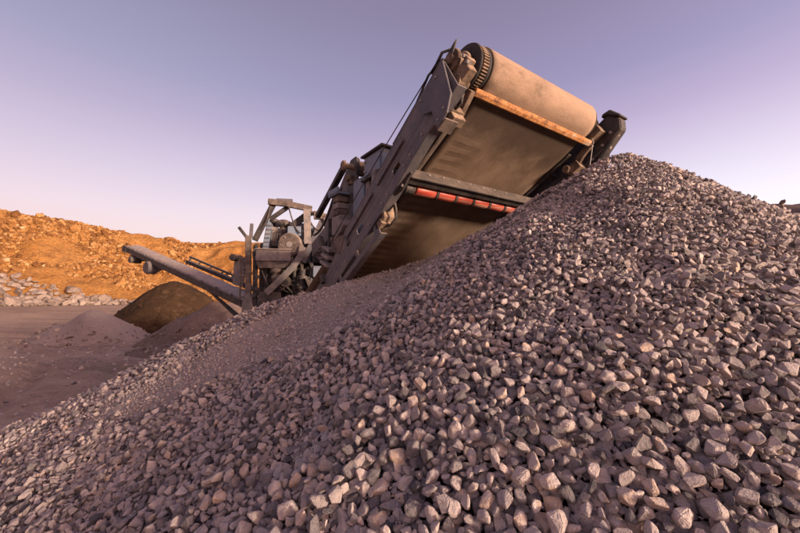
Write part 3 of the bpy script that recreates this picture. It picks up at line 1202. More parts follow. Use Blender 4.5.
# folded edge plate under the left beam further down
mb = MB()
mb.box(-0.80, -0.790, 1.10, 2.05, -0.268, -0.215)
mb.box(-0.79, -0.735, 1.10, 2.05, -0.268, -0.258)
for b in (1.14, 1.5, 1.9):
    mb.box(-0.798, -0.782, b, b + 0.04, -0.215, -0.15)
mb.build("guard_plate", 'frame', crusher, FC, bevel=0.002)

# head plates
gp = MB()
gp.plate([(-0.09, 0.115), (-0.035, -0.125), (0.045, -0.195), (0.155, -0.208), (0.135, -0.07), (0.20, -0.02), (0.22, 0.115)], 0, -0.886, -0.872)
gp = gp.build("head_plate", 'plate', crusher, FC, bevel=0.003)
for y, z in ((0.05, -0.15), (0.12, -0.17), (0.17, 0.08), (0.0, 0.08)):
    bolt(gp, (-0.886, y, z), (-1, 0, 0), 0.75)
mb = MB()
mb.box(-0.886, -0.78, 0.07, 0.16, -0.222, -0.209)
mb.build("head_plate_foot", 'dusty', gp, bevel=0.003)
fin = MB().plate([(-0.205, 0.185), (-0.165, 0.185), (-0.055, 0.17), (-0.045, 0.09), (-0.085, 0.10)], 0, -0.835, -0.823).build("fin_plate", 'frame_dark', crusher, FC, bevel=0.002)

# head bearing and hydraulic motor, caked in dust
brg = MB()
brg.lathe((-0.82, DB, DC), (-0.70, DB, DC), [(0, 0.045), (0, 0.066), (0.022, 0.07), (0.035, 0.052), (0.07, 0.052), (0.078, 0.078), (0.10, 0.078), (0.104, 0.05)], 22)
brg.box(-0.80, -0.735, -0.19, -0.02, 0.025, 0.06)
brg.box(-0.80, -0.735, -0.165, -0.045, -0.035, 0.03)
brg = brg.build("head_bearing", 'caked', crusher, FC, bevel=0.004)
for (y, z) in ((-0.175, 0.06), (-0.035, 0.06), (-0.175, -0.0), (-0.04, -0.0)):
    bolt(brg, (-0.79, y, z + 0.002), (0, 0, 1), 1.3)
    bolt(brg, (-0.803, y, z + 0.01), (-1, 0, 0), 1.1)
mot = MB()
mot.lathe((-0.81, -0.06, 0.0), (-0.70, -0.06, 0.0), [(0, 0.02), (0.0, 0.040), (0.05, 0.043), (0.052, 0.032), (0.09, 0.032), (0.10, 0.02)], 18)
mot.lathe((-0.77, -0.03, 0.0), (-0.77, -0.03, -0.09), [(0, 0.022), (0.03, 0.022), (0.03, 0.030), (0.055, 0.030), (0.055, 0.016), (0.085, 0.016)], 12)
mot.box(-0.80, -0.745, -0.10, -0.02, 0.065, 0.12)
mot.lathe((-0.78, -0.10, 0.10), (-0.78, -0.13, 0.17), [(0, 0.022), (0.04, 0.022), (0.04, 0.030), (0.06, 0.030), (0.065, 0.014)], 10)
mot.build("hydraulic_motor", 'caked', crusher, FC, bevel=0.003)
for k, pts in enumerate((
        [(-0.80, -0.07, 0.11), (-0.84, -0.06, 0.19), (-0.85, 0.06, 0.21), (-0.83, 0.25, 0.19), (-0.82, 0.6, 0.185)],
        [(-0.77, -0.03, -0.085), (-0.77, 0.0, -0.12), (-0.77, 0.07, -0.10), (-0.76, 0.16, -0.04), (-0.74, 0.4, 0.03), (-0.73, 0.9, 0.05)],
        [(-0.77, -0.12, 0.13), (-0.80, -0.15, 0.20), (-0.84, -0.09, 0.225), (-0.84, 0.04, 0.20)])):
    MB().tube(pts, 0.010 if k else 0.008, 8).build("hose", 'hose', crusher, FC, smooth=True)
# control cable strung above the left beam
MB().tube([Vector((-0.86, -0.07, 0.19)).lerp(Vector((-0.80, 2.0, 0.24)), t / 12) + Vector((0, 0, 0.03 * math.sin(math.pi * t / 12))) for t in range(13)], 0.004, 6).build("cable", 'hose', crusher, FC)

# scraper bar across the belt with its two holders
sc_ = MB()
sc_.plate([(-0.075, -0.008), (-0.030, -0.006), (-0.022, -0.022), (-0.034, -0.040), (-0.062, -0.034), (-0.080, -0.020)], 0, -0.655, 0.715)
scr = sc_.build("scraper_bar", 'orange', crusher, FC, bevel=0.004)
scr["label"] = "chipped rusty orange scraper bar"
MB().plate([(-0.066, -0.0075), (-0.048, -0.0075), (-0.052, 0.004), (-0.060, 0.004)], 0, -0.56, 0.58).build("scraper_blade", 'rubber', scr)
mb = MB()
mb.plate([(-0.06, -0.04), (-0.02, -0.055), (0.10, -0.09), (0.115, -0.03), (0.02, 0.0), (-0.05, -0.005)], 0, -0.695, -0.657)
mb.box(-0.80, -0.695, 0.055, 0.13, -0.115, -0.045)
mb.box(-0.80, -0.70, 0.065, 0.125, -0.175, -0.118)
holdL = mb.build("scraper_holder", 'caked', crusher, FC, bevel=0.004)
mb = MB()
mb.plate([(-0.06, -0.045), (0.02, -0.06), (0.10, -0.09), (0.115, -0.03), (0.02, 0.0), (-0.05, -0.005)], 0, 0.717, 0.75)
mb.box(0.70, 0.80, 0.10, 0.19, -0.13, -0.05)
mb.build("scraper_holder", 'caked', crusher, FC, bevel=0.004)

# right-hand head box: bearing, gear motor and its cap
gb = MB()
gb.plate([(-0.315, 0.02), (-0.275, -0.06), (-0.02, -0.15), (0.24, -0.15), (0.24, 0.10), (-0.255, 0.125)], 0, 0.79, 0.89)
gear = gb.build("gear_box", 'frame_dark', crusher, FC, bevel=0.012)
MB().plate([(-0.335, 0.03), (-0.30, 0.135), (-0.235, 0.15), (-0.215, 0.126), (-0.257, 0.122), (-0.315, 0.025)], 0, 0.77, 0.91).build("cap", 'frame_dark', gear, bevel=0.008)
for y, z in ((-0.20, -0.03), (-0.10, -0.07), (0.02, -0.11), (0.12, -0.11)):
    bolt(gear, (0.79, y, z), (-1, 0, 0), 1.2)
    bolt(gear, (0.83, y - 0.02, z - 0.036), (0, -0.4, -1), 1.3)
mb = MB()
mb.lathe((0.66, DB, DC), (0.80, DB, DC), [(0, 0.05), (0.0, 0.07), (0.03, 0.074), (0.04, 0.052), (0.07, 0.052), (0.07, 0.085), (0.11, 0.085), (0.115, 0.05)], 20)
mb.box(0.69, 0.78, -0.18, -0.03, -0.01, 0.06)
mb.build("head_bearing", 'caked', crusher, FC, bevel=0.004)
MB().tube([(0.70, -0.10, 0.02), (0.72, -0.075, -0.035), (0.715, -0.055, -0.045), (0.70, -0.05, -0.02), (0.69, -0.02, 0.0)], 0.006, 6).build("hook", 'galv', crusher, FC)
MB().tube([(0.72, -0.06, -0.045), (0.722, 0.02, -0.14), (0.72, 0.07, -0.20), (0.70, 0.10, -0.225)], 0.004, 6).build("wire", 'galv', crusher, FC)
mb = MB()
mb.cyl((0.66, 0.20, -0.075), (0.83, 0.20, -0.075), 0.034, 12)
mb.build("tension_bolt", 'caked', crusher, FC, bevel=0.004)

# return roller: red sleeves between dark collars, hung under a drilled channel
ch = MB()
ch.box(-0.80, 0.79, 0.60, 0.607, -0.135, -0.045)
ch.box(-0.80, 0.79, 0.607, 0.665, -0.052, -0.045)
ch.box(-0.80, 0.79, 0.607, 0.665, -0.142, -0.135)
chan = ch.build("roller_channel", 'frame_dark', crusher, FC, bevel=0.002)
for k in range(9):
    bolt(chan, (-0.58 + k * 0.145, 0.60, -0.08 + 0.012 * (k % 2)), (0, -1, 0), 0.75)
MB().box(-0.77, 0.76, 0.59, 0.605, -0.153, -0.1425).build("channel_lip", 'frame_dark', chan, bevel=0.003)
RBc, RCc, RRr = 0.735, -0.105, 0.046
rol = MB().cyl((-0.79, RBc, RCc), (0.78, RBc, RCc), 0.022, 14).build("return_roller", 'galv', crusher, FC, smooth=True)
xs_ = [-0.655, -0.44, -0.24, -0.04, 0.16, 0.36, 0.57]
for x0, x1 in zip(xs_[:-1], xs_[1:]):
    MB().lathe((x0 + 0.012, RBc, RCc), (x1, RBc, RCc), [(0, 0.03), (0, RRr - 0.004), (0.005, RRr), (x1 - x0 - 0.029, RRr), (x1 - x0 - 0.024, RRr - 0.004), (x1 - x0 - 0.024, 0.03)], 26).build("red_sleeve", 'red', rol, smooth=True)
for x0 in xs_[1:-1]:
    MB().lathe((x0 - 0.011, RBc, RCc), (x0 + 1, RBc, RCc), [(0, 0.03), (0, 0.051), (0.022, 0.051), (0.022, 0.03)], 24).build("collar", 'rubber', rol)
for x0 in (-0.745, 0.575):
    MB().lathe((x0, RBc, RCc), (x0 + 1, RBc, RCc), [(0, 0.02), (0, 0.048), (0.012, 0.052), (0.03, 0.042), (0.045, 0.050), (0.06, 0.042), (0.085, 0.046), (0.085, 0.02)], 20).build("roller_end", 'frame_dark', rol, smooth=True)
for sx in (0.775, -0.80):
    brk = MB().plate([(0.56, -0.04), (0.56, -0.15), (0.70, -0.175), (0.79, -0.15), (0.79, -0.03)], 0, sx, sx + 0.014).build("roller_bracket", 'frame_dark', crusher, FC, bevel=0.002)
for y, z in ((0.60, -0.07), (0.60, -0.12), (0.76, -0.06), (0.76, -0.13), (0.68, -0.155)):
    bolt(brk, (-0.80, y, z), (-1, 0, 0), 1.2)
# second roller and clamps further down the left side
mb = MB()
mb.lathe((-0.80, 0.88, -0.055), (-0.68, 0.88, -0.055), [(0, 0.02), (0, 0.036), (0.05, 0.036), (0.05, 0.024), (0.12, 0.024)], 16)
mb.build("idler_end", 'caked', crusher, FC)
mb = MB()
mb.plate([(0.93, -0.06), (0.965, -0.10), (0.985, -0.19), (1.05, -0.215), (1.06, -0.18), (1.02, -0.16), (1.0, -0.09), (0.97, -0.05)], 0, -0.80, -0.70)
mb.box(-0.81, -0.71, 1.03, 1.10, -0.225, -0.17)
mb.build("clamp", 'caked', crusher, FC, bevel=0.004)
MB().tube([(-0.76, 0.86, -0.09), (-0.74, 0.90, -0.18), (-0.73, 0.95, -0.235), (-0.74, 1.03, -0.24), (-0.78, 1.12, -0.19)], 0.011, 8).build("hose", 'hose', crusher, FC, smooth=True)
mb = MB()
for b in (2.7, 3.5, 4.4):
    mb.cyl((-0.66, b, -0.06), (0.66, b, -0.06), 0.045, 18)
mb.build("lower_return_roller", 'galv', crusher, FC, smooth=True)["kind"] = "stuff"

# ------------------------------------------------ gear above the conveyor (level frame)
hood = MB()
hood.box(-0.66, 0.48, 1.03, 1.36, 2.98, 3.185)
hood = hood.build("hopper_hood", 'blue', crusher, FL, bevel=0.004)
MB().box(-0.69, 0.51, 1.00, 1.39, 3.186, 3.206).build("hood_lid", 'frame_dark', hood, bevel=0.003)
MB().box(-0.672, -0.661, 1.06, 1.34, 3.0, 3.16).build("hood_panel", 'blue', hood, bevel=0.003)
for y in (1.32,):
    for z in (3.04, 3.13):
        bolt(hood, (-0.672, y, z), (-1, 0, 0), 1.4)
MB().plate([(1.02, 2.99), (1.38, 2.98), (1.38, 2.95), (1.02, 2.96)], 0, -0.69, 0.49).build("hood_flange", 'frame_dark', hood, bevel=0.002)
skirt = MB()
skirt.box(-0.64, 0.46, 1.24, 1.60, 2.84, 2.955)
skirt.box(-0.665, -0.641, 1.36, 1.58, 2.46, 3.02)
skirt = skirt.build("side_skirt", 'blue', crusher, FL, bevel=0.004)
MB().box(-0.655, -0.641, 1.28, 1.345, 2.45, 2.95).build("skirt_edge", 'beige', skirt, bevel=0.003)
MB().box(-0.655, -0.641, 1.50, 1.60, 2.5, 2.96).build("skirt_edge", 'frame', skirt, bevel=0.003)
for z in (2.55, 2.72, 2.88):
    bolt(skirt, (-0.655, 1.31, z), (-1, 0, 0), 1.1)
mb = MB()
mb.beam((-0.69, 1.10, 2.62), (-0.69, 1.10, 2.99), 0.06, 0.05)
mb.build("hood_post", 'beige', crusher, FL, bevel=0.003)
# drive roller with caked end
mb = MB()
mb.lathe((-0.78, 1.60, 3.17), (0.4, 1.60, 3.17), [(0, 0.02), (0.0, 0.045), (0.02, 0.052), (0.04, 0.03), (0.13, 0.03), (0.13, 0.075), (1.1, 0.075), (1.1, 0.03)], 20)
mb.build("cross_belt_roller", 'caked', crusher, FL, smooth=True)
mb = MB()
mb.lathe((-0.72, 1.63, 3.06), (-0.5, 1.63, 3.06), [(0, 0.015), (0, 0.032), (0.03, 0.036), (0.03, 0.022), (0.2, 0.022)], 14)
mb.box(-0.69, -0.64, 1.60, 1.67, 3.0, 3.09)
mb.build("roller_bearing", 'caked', crusher, FL, bevel=0.004)
mb = MB()
mb.plate([(1.48, 3.22), (1.55, 3.27), (1.66, 3.265), (1.73, 3.19), (1.74, 3.0), (1.70, 2.82), (1.56, 2.82), (1.53, 2.98), (1.48, 3.08)], 0, -0.66, -0.645)
mb.box(-0.69, -0.66, 1.475, 1.49, 3.06, 3.23)
mb.build("roller_cheek", 'frame_dark', crusher, FL, bevel=0.003)
# cross-belt guard bar running down to the body
for x0 in (-0.66, 0.4):
    MB().beam((x0, 1.80, 3.24), (x0, 2.55, 2.84), 0.06, 0.05).build("guard_bar", 'frame_dark', crusher, FL, bevel=0.003)
mb = MB()
mb.plate([(1.72, 3.22), (1.80, 3.20), (2.36, 2.72), (2.30, 2.45), (1.72, 2.85)], 0, -0.64, -0.62)
mb.build("guard_panel", 'frame', crusher, FL, bevel=0.003)
# bracket plate with a step and the stacked spacer boxes
mb = MB()
mb.box(-0.80, -0.60, 1.66, 1.90, 2.905, 2.925)
mb.box(-0.80, -0.78, 1.66, 1.90, 2.90, 2.97)
mb.build("step_plate", 'blue', crusher, FL, bevel=0.003)
for k, (y0, y1, z0, z1, mt) in enumerate(((1.70, 1.85, 2.835, 2.895, 'dusty'), (1.71, 1.84, 2.765, 2.825, 'beige'), (1.70, 1.85, 2.70, 2.755, 'dusty'), (1.66, 1.86, 2.50, 2.69, 'beige'))):
    MB().box(-0.77, -0.64, y0, y1, z0, z1).build("spacer_box", mt, crusher, FL, bevel=0.006)
MB().plate([(1.56, 2.62), (1.66, 2.60), (1.72, 2.50), (1.72, 2.44), (1.58, 2.50), (1.52, 2.56)], 0, -0.80, -0.66).build("chute_lip", 'beige', crusher, FL, bevel=0.004)
MB().plate([(1.50, 2.46), (1.86, 2.48), (1.80, 2.33), (1.62, 2.29)], 0, -0.79, -0.66).build("chute", 'dusty', crusher, FL, bevel=0.004)
for k in range(3):
    z = 2.36 - 0.075 * k
    MB().plate([(1.86 + 0.03 * k, z), (2.04 + 0.03 * k, z + 0.055), (2.04 + 0.03 * k, z + 0.025), (1.86 + 0.03 * k, z - 0.035)], 0, -0.80, -0.62).build("step_rung", 'beige', crusher, FL, bevel=0.003)
mb = MB()
mb.beam((-0.70, 2.06, 2.72), (-0.72, 1.98, 1.7), 0.05, 0.05)
mb.beam((-0.72, 2.30, 2.55), (-0.70, 1.86, 1.95), 0.05, 0.05)
mb.beam((-0.66, 1.62, 2.5), (-0.68, 1.70, 1.55), 0.10, 0.03)
mb.build("support_strut", 'frame_dark', crusher, FL, bevel=0.003)
MB().plate([(1.74, 2.18), (2.02, 2.02), (2.14, 1.66), (1.80, 1.58)], 0, -0.74, -0.70).build("splash_plate", 'frame', crusher, FL, bevel=0.003)
mb = MB()
mb.tube(sag((-0.7, 1.95, 2.98), (-0.72, 2.5, 2.6), 0.10), 0.014)
mb.tube(sag((-0.68, 1.9, 2.9), (-0.70, 2.4, 2.4), 0.16), 0.012)
mb.tube(sag((-0.74, 1.7, 2.98), (-0.74, 1.9, 2.3), 0.05), 0.012)
mb.build("hose_bundle", 'hose', crusher, FL, smooth=True)
mb = MB()
mb.beam((-0.3, 2.2, 2.9), (-0.1, 3.9, 2.6), 0.25, 0.22)
mb.beam((0.3, 2.0, 2.9), (0.5, 3.9, 2.6), 0.2, 0.2)
mb.build("feed_chute", 'frame', crusher, FL, bevel=0.006)

# ------------------------------------------------ crusher body (rear face at y=0)
S = 0.0172


def P(px, py, y=0.0):
    """rear-face metres from a drawing grid of 17.2 mm squares"""
    k = 1 + y / 6.0
    return ((px - 238) * S * k + y * 0.06, y, EYE + (294 - py) * S * k)


body = MB()
body.box(0.20, 1.80, 0.62, 4.6, 1.0, 2.86)
body.box(0.42, 1.65, 0.85, 3.8, 2.86, 3.08)
body = body.build("engine_body", 'engine', crusher, FB, bevel=0.02)
chs = MB()
chs.box(0.1, 0.3, 0.1, 5.0, 0.75, 1.05)
chs.box(1.6, 1.8, 0.1, 5.0, 0.75, 1.05)
chs.box(0.1, 1.8, 0.1, 0.25, 0.76, 1.04)
chs.box(0.1, 1.8, 2.6, 2.8, 0.76, 1.04)
chs.build("chassis", 'frame', crusher, FB, bevel=0.01)
for x0 in (-0.15, 1.6):
    tk = MB()
    poly = []
    for i in range(13):
        a = math.pi / 2 + math.pi * i / 12
        poly.append((1.0 + 0.36 * math.cos(a), 0.38 + 0.36 * math.sin(a)))
    for i in range(13):
        a = -math.pi / 2 + math.pi * i / 12
        poly.append((4.2 + 0.36 * math.cos(a), 0.38 + 0.36 * math.sin(a)))
    tk.plate(poly, 0, x0, x0 + 0.42)
    trk = tk.build("crawler_track", 'engine', crusher, FB)
    pad = MB()
    for i in range(20):
        y = 0.95 + i * 0.17
        for z in (0.012, 0.748):
            pad.box(x0 - 0.02, x0 + 0.44, y, y + 0.12, z - 0.03, z + 0.02)
    pad.build("track_pad", 'dusty', trk)["kind"] = "stuff"


def bar(name, mat, a, b, w, h, ya=0.0, yb=None, up=(0, 1, 0), bev=0.004):
    return MB().beam(P(*a, ya), P(*b, ya if yb is None else yb), w, h, up).build(name, mat, crusher, FB, bevel=bev)


# left corner post and its clutter
bar("corner_post", 'dusty', (246, 236), (248, 300), 0.095, 0.05)
MB().plate([(0.10, 1.88), (0.20, 1.94), (0.28, 1.62), (0.30, 1.3), (0.06, 1.3)], 1, -0.06, -0.03).build("post_foot", 'beige', crusher, FB, bevel=0.004)
bar("post_tip", 'frame', (248, 224), (247.5, 238), 0.05, 0.05, 0.05)
bar("stub_bar", 'frame_dark', (235, 228), (245, 241), 0.05, 0.04, 0.1)
bar("corner_rail", 'frame', (251, 246), (252, 308), 0.07, 0.06, 0.12)
MB().plate([(-0.13, 2.06), (0.05, 2.02), (0.07, 2.52), (-0.04, 2.58), (-0.12, 2.44)], 1, 0.15, 0.2).build("side_panel", 'beige', crusher, FB, bevel=0.005)
MB().cyl(P(231, 258, 0.05), P(236, 262, 0.5), 0.06, 14).build("pipe_stub", 'engine', crusher, FB)
for k in range(9):
    p = P(253.5 + (k % 2) * 1.5, 246 + k * 6.2, 0.02)
    MB().box(p[0] - 0.035, p[0] + 0.035, 0.0, 0.04, p[2] - 0.03, p[2] + 0.03).build("chain_link", 'engine', crusher, FB, bevel=0.006)

# roll frame over the engine
bar("roof_bar", 'dusty', (264, 201), (283, 202.5), 0.10, 0.085, 0.0)
bar("roof_bar", 'dusty', (281, 202.5), (306, 207), 0.10, 0.08, 0.05)
bar("roof_bar", 'frame', (268, 199), (284, 199), 0.05, 0.05, 0.2)
bar("roof_brace", 'frame_dark', (268, 203), (251, 241), 0.09, 0.07, 0.06)
bar("roof_brace", 'frame_dark', (282, 205), (264, 219), 0.07, 0.06, 0.12)
bar("roof_brace", 'frame_dark', (302, 211), (284, 226), 0.11, 0.08, 0.15)
bar("roof_post", 'beige', (302, 207), (303.5, 243), 0.12, 0.06, 0.0)
bar("roof_bar", 'dusty', (304, 211), (323, 214), 0.07, 0.07, 0.10)
mb = MB()
mb.lathe(P(315, 212, 0.0), P(321, 215, 0.0), [(0, 0.05), (0.03, 0.08), (0.07, 0.05), (0.10, 0.07), (0.16, 0.04)], 10)
mb.box(P(309, 0)[0], P(318, 0)[0], -0.05, 0.06, P(0, 217)[2], P(0, 209)[2])
mb.build("pivot_lug", 'dusty', crusher, FB, bevel=0.008)
bar("side_stay", 'frame', (319, 214), (299, 262), 0.09, 0.08, 0.02)
bar("side_stay", 'beige', (322, 215), (335, 244), 0.10, 0.05, -0.05)
bar("side_stay", 'frame_dark', (313, 216), (312, 300), 0.08, 0.08, 0.5)

# engine bay
rad = MB().plate([P(257, 0)[0:1] + (P(0, 258)[2],), P(264, 0)[0:1] + (P(0, 258)[2],), P(266, 0)[0:1] + (P(0, 221)[2],), P(262, 0)[0:1] + (P(0, 218)[2],)], 1, 0.1, 0.6)
rad = rad.build("radiator_guard", 'blue', crusher, FB, bevel=0.006)
for k in range(8):
    z = P(0, 255 - k * 4.3)[2]
    x0 = P(258 + k * 0.6, 0)[0]
    MB().box(x0, x0 + 0.085, 0.085, 0.099, z, z + 0.025).build("louver", 'frame', rad)
muf = MB()
x, _, z = P(274.5, 226, 0.25)
muf.lathe((x, 0.3, z - 0.30), (x, 0.3, z + 1), [(0, 0.05), (0.02, 0.095), (0.24, 0.10), (0.27, 0.07), (0.30, 0.07), (0.31, 0.135), (0.36, 0.14), (0.40, 0.12), (0.43, 0.05)], 24)
muf.build("air_cleaner", 'engine', crusher, FB, smooth=True)
x, _, z = P(263, 222, 0.3)
MB().lathe((x, 0.5, z - 0.2), (x, 0.5, z + 1), [(0, 0.06), (0.22, 0.06), (0.23, 0.09), (0.28, 0.09), (0.30, 0.05)], 18).build("exhaust_stack", 'engine', crusher, FB, smooth=True)
x, _, z = P(289, 245)
fly = MB().lathe((x - 0.05, -0.12, z), (x + 0.09, 0.5, z + 0.02), [(0, 0.03), (0.0, 0.19), (0.015, 0.205), (0.09, 0.205), (0.10, 0.185), (0.14, 0.18), (0.30, 0.18)], 36).build("flywheel_guard", 'dusty', crusher, FB, bevel=0)
MB().lathe((x - 0.052, -0.13, z), (x + 0.088, 0.49, z + 0.02), [(0, 0.03), (0, 0.05), (0.02, 0.055), (0.03, 0.03)], 16).build("hub", 'galv', fly)
for k in range(6):
    a = k * math.pi / 3
    bolt(fly, (x - 0.05 + 0.14 * math.cos(a), -0.122, z + 0.14 * math.sin(a)), (-0.2, -1, 0), 1.1)
xa, _, za = P(283, 235)
tank = MB().box(xa, xa + 0.23, 0.0, 0.3, za, za + 0.17).build("oil_tank", 'blue', crusher, FB, bevel=0.012)
MB().cyl((xa + 0.06, 0.15, za + 0.16), (xa + 0.06, 0.15, za + 0.205), 0.035, 14).build("filler_cap", 'frame_dark', tank)
MB().beam(P(291, 238, -0.1), P(299, 241, -0.14), 0.05, 0.05).build("tank_valve", 'galv', tank, bevel=0.004)
xa, _, za = P(255, 262)
box = MB().box(xa, xa + 0.57, -0.14, 0.2, za, za + 0.19).build("battery_box", 'beige', crusher, FB, bevel=0.012)
MB().box(xa - 0.015, xa + 0.585, -0.155, 0.2, za + 0.191, za + 0.215).build("box_lid", 'beige', box, bevel=0.006)
MB().plate([(xa, za - 0.002), (xa + 0.57, za - 0.002), (xa + 0.50, za - 0.11), (xa + 0.05, za - 0.12)], 1, -0.12, 0.15).build("box_tray", 'dusty', box, bevel=0.006)
x, _, z = P(274, 279)
MB().lathe((x, -0.02, z - 0.05), (x, -0.02, z + 1), [(0, 0.04), (0.01, 0.085), (0.10, 0.09), (0.11, 0.06), (0.15, 0.06), (0.16, 0.10), (0.22, 0.10), (0.24, 0.08), (0.30, 0.08)], 20).build("fuel_filter", 'dusty', crusher, FB, smooth=True)
x, _, z = P(283.5, 282)
pul = MB().lathe((x, -0.15, z), (x, 0.2, z), [(0, 0.05), (0, 0.088), (0.012, 0.094), (0.024, 0.08), (0.036, 0.094), (0.05, 0.088), (0.06, 0.04), (0.30, 0.04)], 26).build("drive_pulley", 'dusty', crusher, FB, smooth=False)
MB().lathe((x, -0.162, z), (x, 0.2, z), [(0, 0.02), (0, 0.045), (0.012, 0.05)], 18).build("hub", 'frame_dark', pul)
MB().tube([Vector(P(302, 247, -0.17)), Vector(P(299, 258, -0.19)), Vector(P(291, 270, -0.2)), Vector(P(280, 281, -0.22)), Vector(P(268, 293, -0.22))], 0.012, 6)
st = MB()
pts = [(302.5, 246), (300, 256), (293, 267), (282, 279), (268, 293)]
for a, b in zip(pts[:-1], pts[1:]):
    st.beam(P(*a, -0.19), P(*b, -0.19), 0.012, 0.105, (1, 0, -0.8))
st.build("guard_strap", 'beige', crusher, FB)
MB().plate([P(259, 0)[0:1] + (P(0, 292)[2],), P(279, 0)[0:1] + (P(0, 292)[2],), P(282, 0)[0:1] + (P(0, 312)[2],), P(256, 0)[0:1] + (P(0, 312)[2],)], 1, -0.10, -0.08).build("skid_plate", 'engine', crusher, FB, bevel=0.004)
x, _, z = P(299, 276)
MB().lathe((x, 0.0, z - 0.3), (x, 0.0, z + 1), [(0, 0.07), (0.08, 0.07), (0.08, 0.10), (0.14, 0.10), (0.14, 0.06), (0.24, 0.06), (0.24, 0.085), (0.30, 0.085), (0.31, 0.05), (0.42, 0.05)], 18).build("hydraulic_pump", 'engine', crusher, FB)
mb = MB()
for k in range(14):
    a = P(random.uniform(256, 300), random.uniform(262, 285), 0.12)
    b = P(random.uniform(256, 312), random.uniform(272, 306), 0.08)
    m_ = (Vector(a) + Vector(b)) / 2 + Vector((random.uniform(-0.1, 0.1), -random.uniform(0.06, 0.16), -random.uniform(0.0, 0.12)))
    pts = [(1 - t) ** 2 * Vector(a) + 2 * t * (1 - t) * m_ + t * t * Vector(b) for t in [i / 10 for i in range(11)]]
    mb.tube(pts, random.choice((0.012, 0.016, 0.022)), 7)
mb.build("hose_bundle", 'hose', crusher, FB, smooth=True)
for k in range(26):
    p = P(random.uniform(256, 322), random.uniform(238, 303), random.uniform(0.3, 0.72))
    w, h = random.uniform(0.04, 0.14), random.uniform(0.04, 0.14)
    MB().box(p[0], p[0] + w, p[1], p[1] + 0.2, p[2], p[2] + h).build("engine_block", random.choice(('engine', 'engine', 'dusty')), crusher, FB, bevel=0.006)
for k in range(12):
    p = Vector(P(random.uniform(258, 322), random.uniform(240, 300), random.uniform(0.2, 0.6)))
    MB().lathe(p, p + Vector((random.uniform(-0.4, 0.4), -0.3, 0.1)), [(0, 0.06), (0.08, 0.06), (0.08, 0.04), (0.13, 0.04)], 12).build("pipe_fitting", 'engine', crusher, FB)
MB().box(0.55, 1.5, 0.25, 0.75, 2.0, 2.35).build("gear_housing", 'engine', crusher, FB, bevel=0.03)
mb = MB()
x, _, z = P(318, 248)
mb.lathe((x - 0.02, -0.05, z), (x + 0.22, 0.12, z - 0.01), [(0, 0.02), (0, 0.20), (0.01, 0.205), (0.10, 0.205), (0.105, 0.212), (0.12, 0.205), (0.30, 0.205), (0.31, 0.19)], 30)
mb.build("air_receiver", 'frame', crusher, FB)
MB().lathe((x - 0.028, -0.055, z), (x + 0.22, 0.12, z - 0.01), [(0, 0.02), (0, 0.185), (0.006, 0.19)], 30).build("receiver_end", 'beige', crusher, FB)
xa, _, za = P(309, 277)
MB().box(xa, xa + 0.30, -0.02, 0.4, za, za + 0.20).build("control_box", 'blue', crusher, FB, bevel=0.012)
MB().plate([P(302, 0)[0:1] + (P(0, 278)[2],), P(318, 0)[0:1] + (P(0, 287)[2],), P(314, 0)[0:1] + (P(0, 292)[2],), P(306, 0)[0:1] + (P(0, 288)[2],)], 1, -0.2, -0.02).build("deflector", 'dusty', crusher, FB, bevel=0.004)
bar("lower_stay", 'frame', (338, 258), (314, 300), 0.12, 0.09, -0.1)
bar("lower_stay", 'frame_dark', (330, 262), (300, 304), 0.08, 0.08, 0.05)
bar("lower_stay", 'dusty', (326, 280), (318, 298), 0.05, 0.04, -0.12)

# more of the cramped engine bay: panels, guards, pipes and cables
def panel(name, mat, x0, x1, y0, y1, ya, yb, bev=0.008):
    a, b = P(x0, y1, ya), P(x1, y0, ya)
    return MB().box(a[0], b[0], ya, yb, a[2], b[2]).build(name, mat, crusher, FB, bevel=bev)


pn = panel("engine_cover", 'blue', 284, 301, 222, 262, 0.34, 0.60)
for k in range(6):
    a, b = P(286, 228 + k * 5.5, 0.33), P(299, 226 + k * 5.5, 0.33)
    MB().box(a[0], b[0], 0.322, 0.338, a[2], b[2]).build("louver", 'engine', pn)
pn = panel("engine_cover", 'frame', 303, 317, 226, 262, 0.26, 0.6)
for zx in (305, 315):
    for zy in (230, 244, 258):
        p = P(zx, zy, 0.26)
        bolt(pn, p, (0, -1, 0), 1.2)
panel("engine_cover", 'blue', 322, 336, 218, 244, 0.30, 0.7)
panel("engine_cover", 'frame', 326, 345, 240, 272, 0.34, 0.8)
panel("hydraulic_tank", 'blue', 329, 340, 266, 292, 0.02, 0.4, 0.015)
panel("toolbox", 'dusty', 288, 309, 286, 304, 0.1, 0.4, 0.012)
panel("filter_housing", 'beige', 262, 269, 226, 246, 0.28, 0.5, 0.015)
for k in range(5):
    a, b = P(270 + k * 2.6, 263, 0.10), P(270 + k * 2.6, 251 + k, 0.24)
    MB().tube([a, (Vector(a) + Vector(b)) / 2 + Vector((0.03, -0.09, 0)), b], 0.011, 7).build("fuel_line", 'hose', crusher, FB, smooth=True)
for (a, b, dr, r0) in (((283, 204), (297, 232), 0.10, 0.012), ((300, 208), (318, 228), 0.12, 0.014), ((266, 203), (262, 226), 0.03, 0.010), ((320, 216), (336, 232), 0.14, 0.014),
                       ((305, 262), (325, 282), 0.10, 0.018), ((258, 268), (276, 300), 0.05, 0.016), ((296, 262), (306, 296), 0.06, 0.014), ((332, 240), (322, 276), 0.08, 0.016),
                       ((250, 252), (258, 296), 0.0, 0.013), ((318, 262), (336, 290), 0.06, 0.02)):
    MB().tube(sag(P(*a, 0.03), P(*b, -0.04), dr), r0, 8).build("hose", 'hose', crusher, FB, smooth=True)
